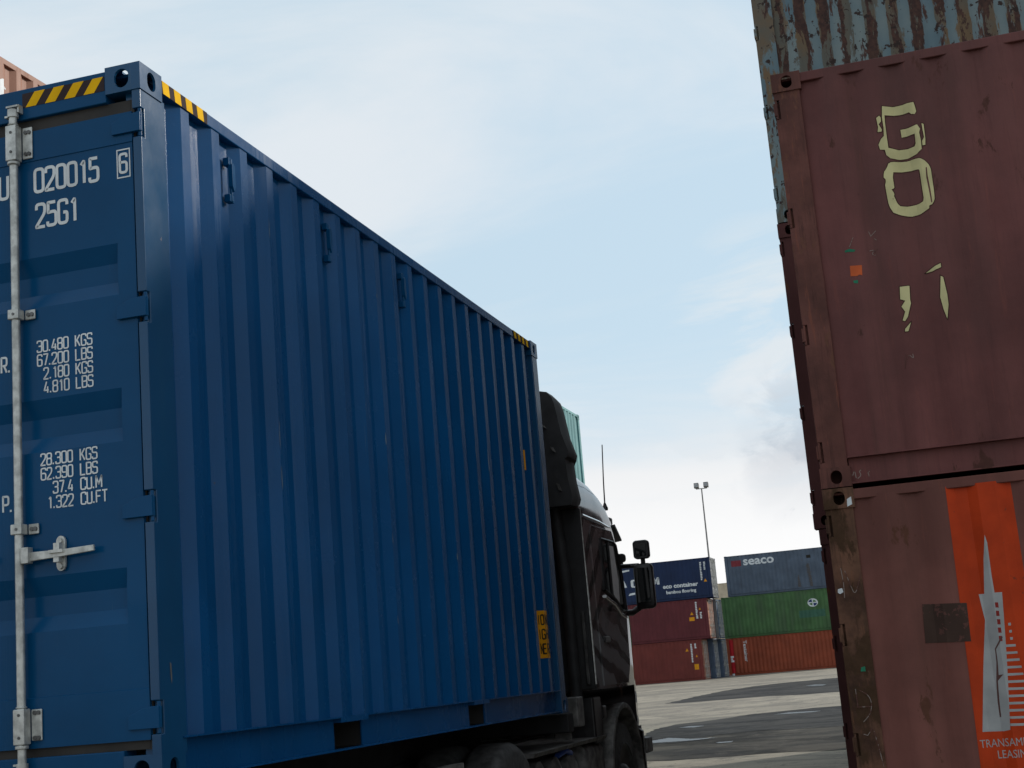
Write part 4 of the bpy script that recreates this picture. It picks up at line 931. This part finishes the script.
# doors with windows, both sides
for s in (1, -1):
    X = lambda d, s=s: TXC+s*(HALF+d)
    dp = [(7.18, 1.40), (7.62, 1.38), (8.16, 1.38), (8.30, 1.55), (8.34, 1.98), (8.28, 2.30), (8.14, 2.66), (8.06, 2.745), (7.30, 2.745), (7.20, 2.66)]
    # the door skin follows the slight inward lean of the cab side above the sill
    def lean(y, z, d, s=s): return (TXC+s*(at(z)[0]+d), y, z)
    mb = MB(); zc = [1.38, 1.55, 1.98, 2.30, 2.66, 2.745]
    fr_ = [8.16, 8.30, 8.34, 8.30, 8.14, 8.06]; re_ = [7.20, 7.18, 7.18, 7.18, 7.20, 7.28]
    for z, f, r in zip(zc, fr_, re_):
        for d in (.0, .010): mb.v += [lean(r, z, d), lean(f, z, d)]
    for i in range(5):
        a = 4*i; mb.f += [(a+2, a+3, a+7, a+6), (a, a+2, a+6, a+4), (a+1, a+5, a+7, a+3)]
    mb.f += [(0, 1, 3, 2), (20, 22, 23, 21)]
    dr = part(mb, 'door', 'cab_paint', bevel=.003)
    wp = [(7.50, 2.19), (7.86, 2.12), (8.14, 2.02), (8.30, 2.03), (8.25, 2.35), (8.12, 2.62), (8.02, 2.64), (7.54, 2.64)]
    mb = MB().add([lean(y, z, .012) for y, z in wp]+[lean(y, z, .016) for y, z in wp], [tuple(range(8)), tuple(range(8, 16))]+[(i, (i+1) % 8, 8+(i+1) % 8, 8+i) for i in range(8)])
    mb.build('side_window', M['glass'], dr, origin=OR)
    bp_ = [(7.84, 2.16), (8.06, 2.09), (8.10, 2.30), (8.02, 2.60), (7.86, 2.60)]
    mb = MB().add([lean(y, z, .018) for y, z in bp_], [(0, 1, 2, 3, 4)]); mb.build('window_blind', M['blind'], dr, origin=OR)  # pale panel over the glass, a painted reflection of the sky
    mb = MB(); cyl = [lean(y, z, .018) for y, z in wp]; mb.tube(cyl+[cyl[0]], .014, 6, cap=False); mb.tube([lean(7.78, 2.14, .018), lean(7.80, 2.64, .018)], .014, 6)
    mb.build('window_frame', M['black_plastic'], dr, origin=OR)
    mb = MB(); mb.tube([lean(7.50, 2.135, .016), lean(7.86, 2.075, .018), lean(8.10, 1.99, .018), lean(8.30, 1.965, .014)], .014, 8); mb.build('sill_trim', M['chrome'], dr, origin=OR)
    MB().box(X(.012)-.012, X(.012)+.018, 7.30, 7.50, 1.74, 1.79).build('door_handle', M['black_plastic'], dr, origin=OR, bevel=.008)
    part(MB().tube([(X(-.012), 7.0, 2.805), (X(-.012), 7.6, 2.795), (X(-.03), 8.15, 2.775)], .017, 8), 'drip_rail', 'chrome')
    mb = MB().tube([(X(-.004), REAR+.012, 1.40), (X(-.004), REAR+.012, 2.1), (X(-.014), REAR+.012, 2.86)], .011, 8); part(mb, 'edge_trim', 'zinc')
    # step well below the door
    for zz_ in (.52, .94): part(MB().box(X(-.30), X(-.02), 8.40, 8.66, zz_, zz_+.04), 'step', 'dark_steel')
    # mudguard and front wheel
    mb = MB(); c0 = (7.93, .56); npt = 20; ri, ro = .605, .655
    for i in range(npt+1):
        a = R(-8+196*i/npt)
        for r_, xo in ((ri, -.36), (ro, -.36), (ro, .0), (ri, .0)): mb.v.append((X(xo), c0[0]-r_*math.cos(a), c0[1]+r_*math.sin(a)))
    for i in range(npt):
        for q in range(4): mb.f.append((4*i+q, 4*i+(q+1) % 4, 4*i+4+(q+1) % 4, 4*i+4+q))
    mb.f += [(0, 1, 2, 3), (4*npt, 4*npt+3, 4*npt+2, 4*npt+1)]
    part(mb, 'mudguard', 'grey_steel', bevel=.012)
    part(MB().box(X(-.34), X(-.05), 6.98, 7.26, .92, 1.30).box(X(-.30), X(-.04), 7.26, 7.40, 1.1, 1.22), 'air_intake_box', 'black_plastic', bevel=.02)
def wheel(parent, xout, s, y, zc, dual, org, r=.54):
    """xout: x of the outer tyre face, s: which side is outside"""
    wd = .30
    w = bpy.data.objects.new('wheel', None); C.objects.link(w); w.parent = parent; w.location = (xout-org[0], y-org[1], zc-org[2])
    for j in range(2 if dual else 1):
        o = -s*j*.335
        tp = [(0, r*.60), (.012, r*.66), (.004, r*.86), (.022, r*.945), (.048, r*.985), (.075, r), (.225, r), (.252, r*.985), (.278, r*.945), (.296, r*.86), (.288, r*.66), (.30, r*.60)]
        MB().lathe([(o-s*t, q) for t, q in tp]+[(o-s*.15, r*.56), (o, r*.60)], 0, (0, 0, 0), 56).build('tyre', M['rubber'], w)
        inn = .19 if dual else .035
        MB().lathe([(o-s*.006, r*.60), (o-s*.03, r*.565), (o-s*inn, r*.53), (o-s*(inn+.02), r*.30), (o-s*(inn-.05 if dual else inn-.02), r*.27), (o-s*(inn-.10 if dual else inn-.06), r*.17), (o-s*(inn-.11 if dual else inn-.07), 0.001)], 0, (0, 0, 0), 40).build('rim', M['rim'], w)
    return w
for s in (1, -1):
    wheel(tk, TXC+s*(HALF-.03), s, 7.93, .54, False, OR)
    wheel(tk, TXC+s*(HALF-.01), s, 4.52, .545, True, OR, .545)
# roof deflector with side collars behind it
SPO = [(-.058, 3.78), (-.040, 3.72), (-.024, 3.62), (.000, 3.46), (.046, 3.305), (.036, 3.265), (.012, 3.25), (.022, 3.08), (.045, 2.93), (.030, 2.86)]
mb = MB(); SPt = [(-.60, 3.85), (-.30, 3.848), (-.16, 3.842), (-.095, 3.826)]+SPO
def mir(ps): return [(x, z) for x, z in ps]+[(2*TXC-x, z) for x, z in ps[::-1]]
st = []
for y, f in ((6.62, 1.0), (6.80, 1.0), (6.93, .985), (7.15, .9), (7.45, .72), (7.75, .40), (7.95, .10)):
    ring = []
    for x, z in SPt:
        zb = 2.86+ (3.20-2.86)*min(1, max(0, (y-6.9)/.4)); xr = x-max(0, y-6.93)*.36
        zt_ = 3.05+(z-3.05)*f if z > 3.05 else z
        ring.append((xr, max(zt_, zb)))
    st.append((y, mir(ring)))
k = len(st[0][1])
for y, rg in st: mb.v += [(x, y, z) for x, z in rg]
for j in range(len(st)-1):
    for i in range(k-1): mb.f.append((j*k+i, j*k+i+1, (j+1)*k+i+1, (j+1)*k+i))
mb.f += [tuple(range(k)), tuple(range((len(st)-1)*k, len(st)*k))[::-1]]
sp = part(mb, 'roof_deflector', 'matt_black', sharp=40)
for (y, x, z, h) in ((6.60, -.16, 3.55, .14), (6.60, -.10, 3.36, .12), (6.60, -.075, 3.05, .10)): MB().prism([(x, z), (x+.022, z-.01), (x+.040, z+h*.9-.16), (x+.018, z+h-.16)], 1, y-.006, y+.02).build('bracket', M['grey_steel'], sp, origin=OR)
# rear wall fittings
mb = MB(); mb.tube([(-.11, 6.80, 1.15), (-.115, 6.80, 2.2), (-.15, 6.80, 2.75), (-.17, 6.82, 2.95)], .05, 12); part(mb, 'intake_pipe', 'matt_black')
mb = MB().box(-.30, .028, REAR-.035, REAR-.002, 1.36, 2.86); part(mb, 'rear_panel', 'matt_black', bevel=.01)
part(MB().box(-.030, -.002, REAR-.07, REAR-.037, 1.40, 2.0), 'cable_duct', 'dark_steel', bevel=.006)
mb = MB()
for i in range(3): mb.tube([(-.42-.09*i, 6.86, 1.9), (-.40-.09*i, 6.62, 1.55), (-.5-.09*i, 6.35, 1.28), (-.6-.06*i, 6.1, 1.16)], .013, 8)
part(mb, 'air_hose', 'black_plastic')
# sun visor, marker, aerial
mb = MB(); n = 20
for i in range(n+1):
    a = -1+2*i/n; x = TXC+1.245*a; bow = .36*(1-abs(a)**3.2)
    for (dy, z) in ((0, 2.825), (.22, 2.700), (.215, 2.685), (-.02, 2.80)): mb.v.append((x, 8.27+bow+dy*(1.25 if abs(a) < .97 else 1.1), z))
for i in range(n):
    for q in range(4): mb.f.append((4*i+q, 4*i+(q+1) % 4, 4*i+4+(q+1) % 4, 4*i+4+q))
mb.f += [(0, 1, 2, 3), (4*n, 4*n+3, 4*n+2, 4*n+1)]
part(mb, 'sun_visor', 'black_plastic')
part(MB().box(-.10, -.02, 8.28, 8.40, 2.83, 2.90), 'marker_lamp', 'black_plastic', bevel=.015)
mb = MB().tube([(-.085, 8.42, 2.98), (-.085, 8.42, 3.02), (-.085, 8.42, 3.05)], [.026, .020, .010], 10).tube([(-.085, 8.42, 3.04), (-.075, 8.41, 3.25), (-.048, 8.38, 3.60)], [.007, .006, .005], 8).tube([(-.16, 8.36, 2.99), (-.07, 8.44, 3.0)], .018, 8)
part(mb, 'aerial', 'black_plastic')
# mirrors: wide-angle above, main below, on a two-armed bracket
def rbox(mb, xc, zc, hx, hz, y0, y1, r, taper=.86, tilt=0):
    def ring(f, y):
        out = []
        for (sx, sz, a0) in ((1, 1, 0), (-1, 1, 90), (-1, -1, 180), (1, -1, 270)):
            for i in range(6):
                a = R(a0+18*i); out.append((xc+f*(sx*(hx-r)+r*math.cos(a)), y, zc+f*(sz*(hz-r)+r*math.sin(a))+tilt*f*(sx*(hx-r)+r*math.cos(a))))
        return out
    rg = [ring(.93, y0), ring(1, y0+.015), ring(1, (y0+y1)/2), ring(taper, y1-.02), ring(taper*.7, y1)]; k = 24
    mb.add([p for q in rg for p in q], [(j*k+i, j*k+(i+1) % k, (j+1)*k+(i+1) % k, (j+1)*k+i) for j in range(4) for i in range(k)]+[tuple(range(k))[::-1], tuple(range(4*k, 5*k))])
    return mb
for s in (1, -1):
    mx = lambda x, s=s: x if s > 0 else 2*TXC-x
    mb = rbox(MB(), mx(.185), 2.250, .090, .212, 8.56, 8.72, .045)
    mb.tube([(mx(-.03), 8.44, 2.445), (mx(.05), 8.62, 2.452), (mx(.14), 8.64, 2.450)], .022, 8)
    mb.tube([(mx(-.02), 8.46, 2.01), (mx(.045), 8.60, 2.015), (mx(.13), 8.64, 2.07)], .030, 8)
    mr = part(mb, 'mirror', 'black_plastic', sharp=50)
    g_ = MB(); g_.prism([(mx(.118), 2.10), (mx(.240), 2.10), (mx(.248), 2.38), (mx(.238), 2.42), (mx(.124), 2.42)], 1, 8.553, 8.558); g_.build('mirror_glass', M['glass'], mr, origin=OR)
    mb = rbox(MB(), mx(.188), 2.592, .076, .088, 8.55, 8.68, .034); mb.tube([(mx(.185), 8.63, 2.44), (mx(.185), 8.63, 2.53)], .022, 8)
    wm = part(mb, 'wide_angle_mirror', 'black_plastic', sharp=50)
    g_ = MB(); g_.prism([(mx(.135), 2.53), (mx(.236), 2.53), (mx(.236), 2.65), (mx(.135), 2.65)], 1, 8.544, 8.549); g_.build('mirror_glass', M['glass'], wm, origin=OR)
mb = rbox(MB(), -.055, 2.545, .045, .042, 8.74, 8.84, .03); mb.tube([(-.055, 8.80, 2.50), (-.07, 8.74, 2.47), (-.10, 8.66, 2.47)], .014, 8)
part(mb, 'front_mirror', 'black_plastic')
# chassis, axles, tanks, catwalk
mb = MB()
for s in (1, -1): mb.prism([(s*.42+TXC-.04, .70), (s*.42+TXC+.04, .70), (s*.42+TXC+.04, .98), (s*.42+TXC-.04, .98)], 1, 3.55, 8.80)
for y in (3.7, 4.4, 5.4, 6.4, 7.2, 8.6): mb.box(TXC-.38, TXC+.38, y-.06, y+.06, .74, .94)
part(mb, 'chassis_frame', 'dark_steel')
part(MB().tube([(TXC-1.0, 4.52, .545), (TXC+1.0, 4.52, .545)], .11, 16).lathe([(-.2, .10), (-.12, .22), (.12, .22), (.2, .10)], 0, (TXC, 4.52, .545), 20), 'rear_axle', 'dark_steel')
part(MB().tube([(TXC-1.0, 7.93, .50), (TXC+1.0, 7.93, .50)], .07, 12), 'front_axle', 'dark_steel')
mb = MB(); mb.lathe([(-.05, .45), (.05, .45), (.07, .40), (.07, .05), (-.05, .05), (-.05, .45)], 2, (TXC, 4.45, 1.05), 36); part(mb, 'fifth_wheel', 'dark_steel')
for s in (1, -1):
    X = lambda d, s=s: TXC+s*(HALF+d)
    mb = MB(); mb.prism([(X(-.62), .945), (X(-.05), .945), (X(-.03), .975), (X(-.62), .985)], 1, 5.06, 7.30); part(mb, 'catwalk', 'grey_steel')
    mb = MB()
    rbox(mb, X(-.33), .66, .27, .28, 6.62, 7.28, .09, .97); part(mb, 'battery_box', 'grey_steel', sharp=50)
    for j in range(3):
        y0 = 5.18+.46*j; mb = MB().tube([(X(-.56), y0+.18, .74), (X(-.54), y0+.18, .74), (X(-.10), y0+.18, .74), (X(-.07), y0+.18, .74)], [.10, .165, .165, .10], 20)
        for q in (-.46, -.2): mb.tube([(X(q)-.012, y0+.18, .74), (X(q)+.012, y0+.18, .74)], .172, 20)
        part(mb, 'air_tank', 'grey_steel' if s > 0 else 'dark_steel')
    part(MB().tube([(X(-.12), 5.95, .90), (X(-.09), 6.1, .93), (X(-.10), 6.28, .90), (X(-.16), 6.36, .80)], .022, 8), 'coiled_hose', 'hose_blue')

# ------------------------------------------------------------------ skeletal trailer under the blue container
OT = (TXC, 3.0, 0)
tr = thing('container_trailer', 'dark skeletal container trailer under the blue container, coupled to the black truck', 'trailer', OT)
def tpart(mb, name, mat, parent=None, **kw): return mb.build(name, M[mat], parent or tr, origin=OT, **kw)
mb = MB()
for s in (1, -1):
    x = TXC+s*.45; mb.box(x-.07, x+.07, .02, 6.2, 1.180, 1.196); mb.box(x-.008, x+.008, .02, 6.2, 1.0, 1.180); mb.box(x-.07, x+.07, .02, 6.2, .984, 1.0)
for y in (.25, 1.4, 2.6, 3.8, 5.0): mb.box(TXC-.44, TXC+.44, y-.04, y+.04, 1.02, 1.14)
tpart(mb, 'trailer_frame', 'matt_black')
for y in (.09, 6.16):
    bo = tpart(MB().box(TXC-1.21, TXC+1.21, y-.075, y+.075, 1.06, 1.205), 'bolster', 'matt_black', bevel=.01)
    for s in (1, -1):
        MB().box(TXC+s*1.13-.06, TXC+s*1.13+.06, y+.01 if y > 3 else y-.06, y+.06 if y > 3 else y+.06, 1.0, 1.06).build('twistlock', M['grey_steel'], bo, origin=OT)
for s in (1, -1): tpart(MB().box(TXC+s*1.12-.13, TXC+s*1.12+.13, 6.245, 6.44, 1.09, 1.32), 'front_stop', 'grey_steel', bevel=.012)
for y in (.95, 2.25):
    tpart(MB().tube([(TXC-1.0, y, .53), (TXC+1.0, y, .53)], .08, 14), 'axle', 'dark_steel')
    for s in (1, -1): wheel(tr, TXC+s*(HALF-.01), s, y, .53, True, OT, .53)
for s in (1, -1):
    tpart(MB().tube([(TXC+s*.7, 3.35, .25), (TXC+s*.7, 3.35, 1.0)], .06, 4).box(TXC+s*.7-.14, TXC+s*.7+.14, 3.22, 3.48, .20, .25), 'landing_leg', 'dark_steel')
    tpart(MB().box(TXC+s*1.19-.03, TXC+s*1.19+.03, 2.98, 3.10, .965, 1.0), 'side_marker', 'amber', bevel=.005)
    tpart(MB().box(TXC+s*1.17-.03, TXC+s*1.17+.03, 2.95, 3.55, 1.0, 1.03), 'side_rail', 'grey_steel')
tpart(MB().box(TXC-1.2, TXC+1.2, -.02, .06, .55, .67).box(TXC-.5, TXC-.4, -.0, .06, .67, 1.0).box(TXC+.4, TXC+.5, -.0, .06, .67, 1.0), 'rear_guard', 'dark_steel')
for s in (1, -1): tpart(MB().box(TXC+s*.95-.2, TXC+s*.95+.2, -.035, .0, .70, .84), 'tail_lamp', 'lamp_red', bevel=.01)
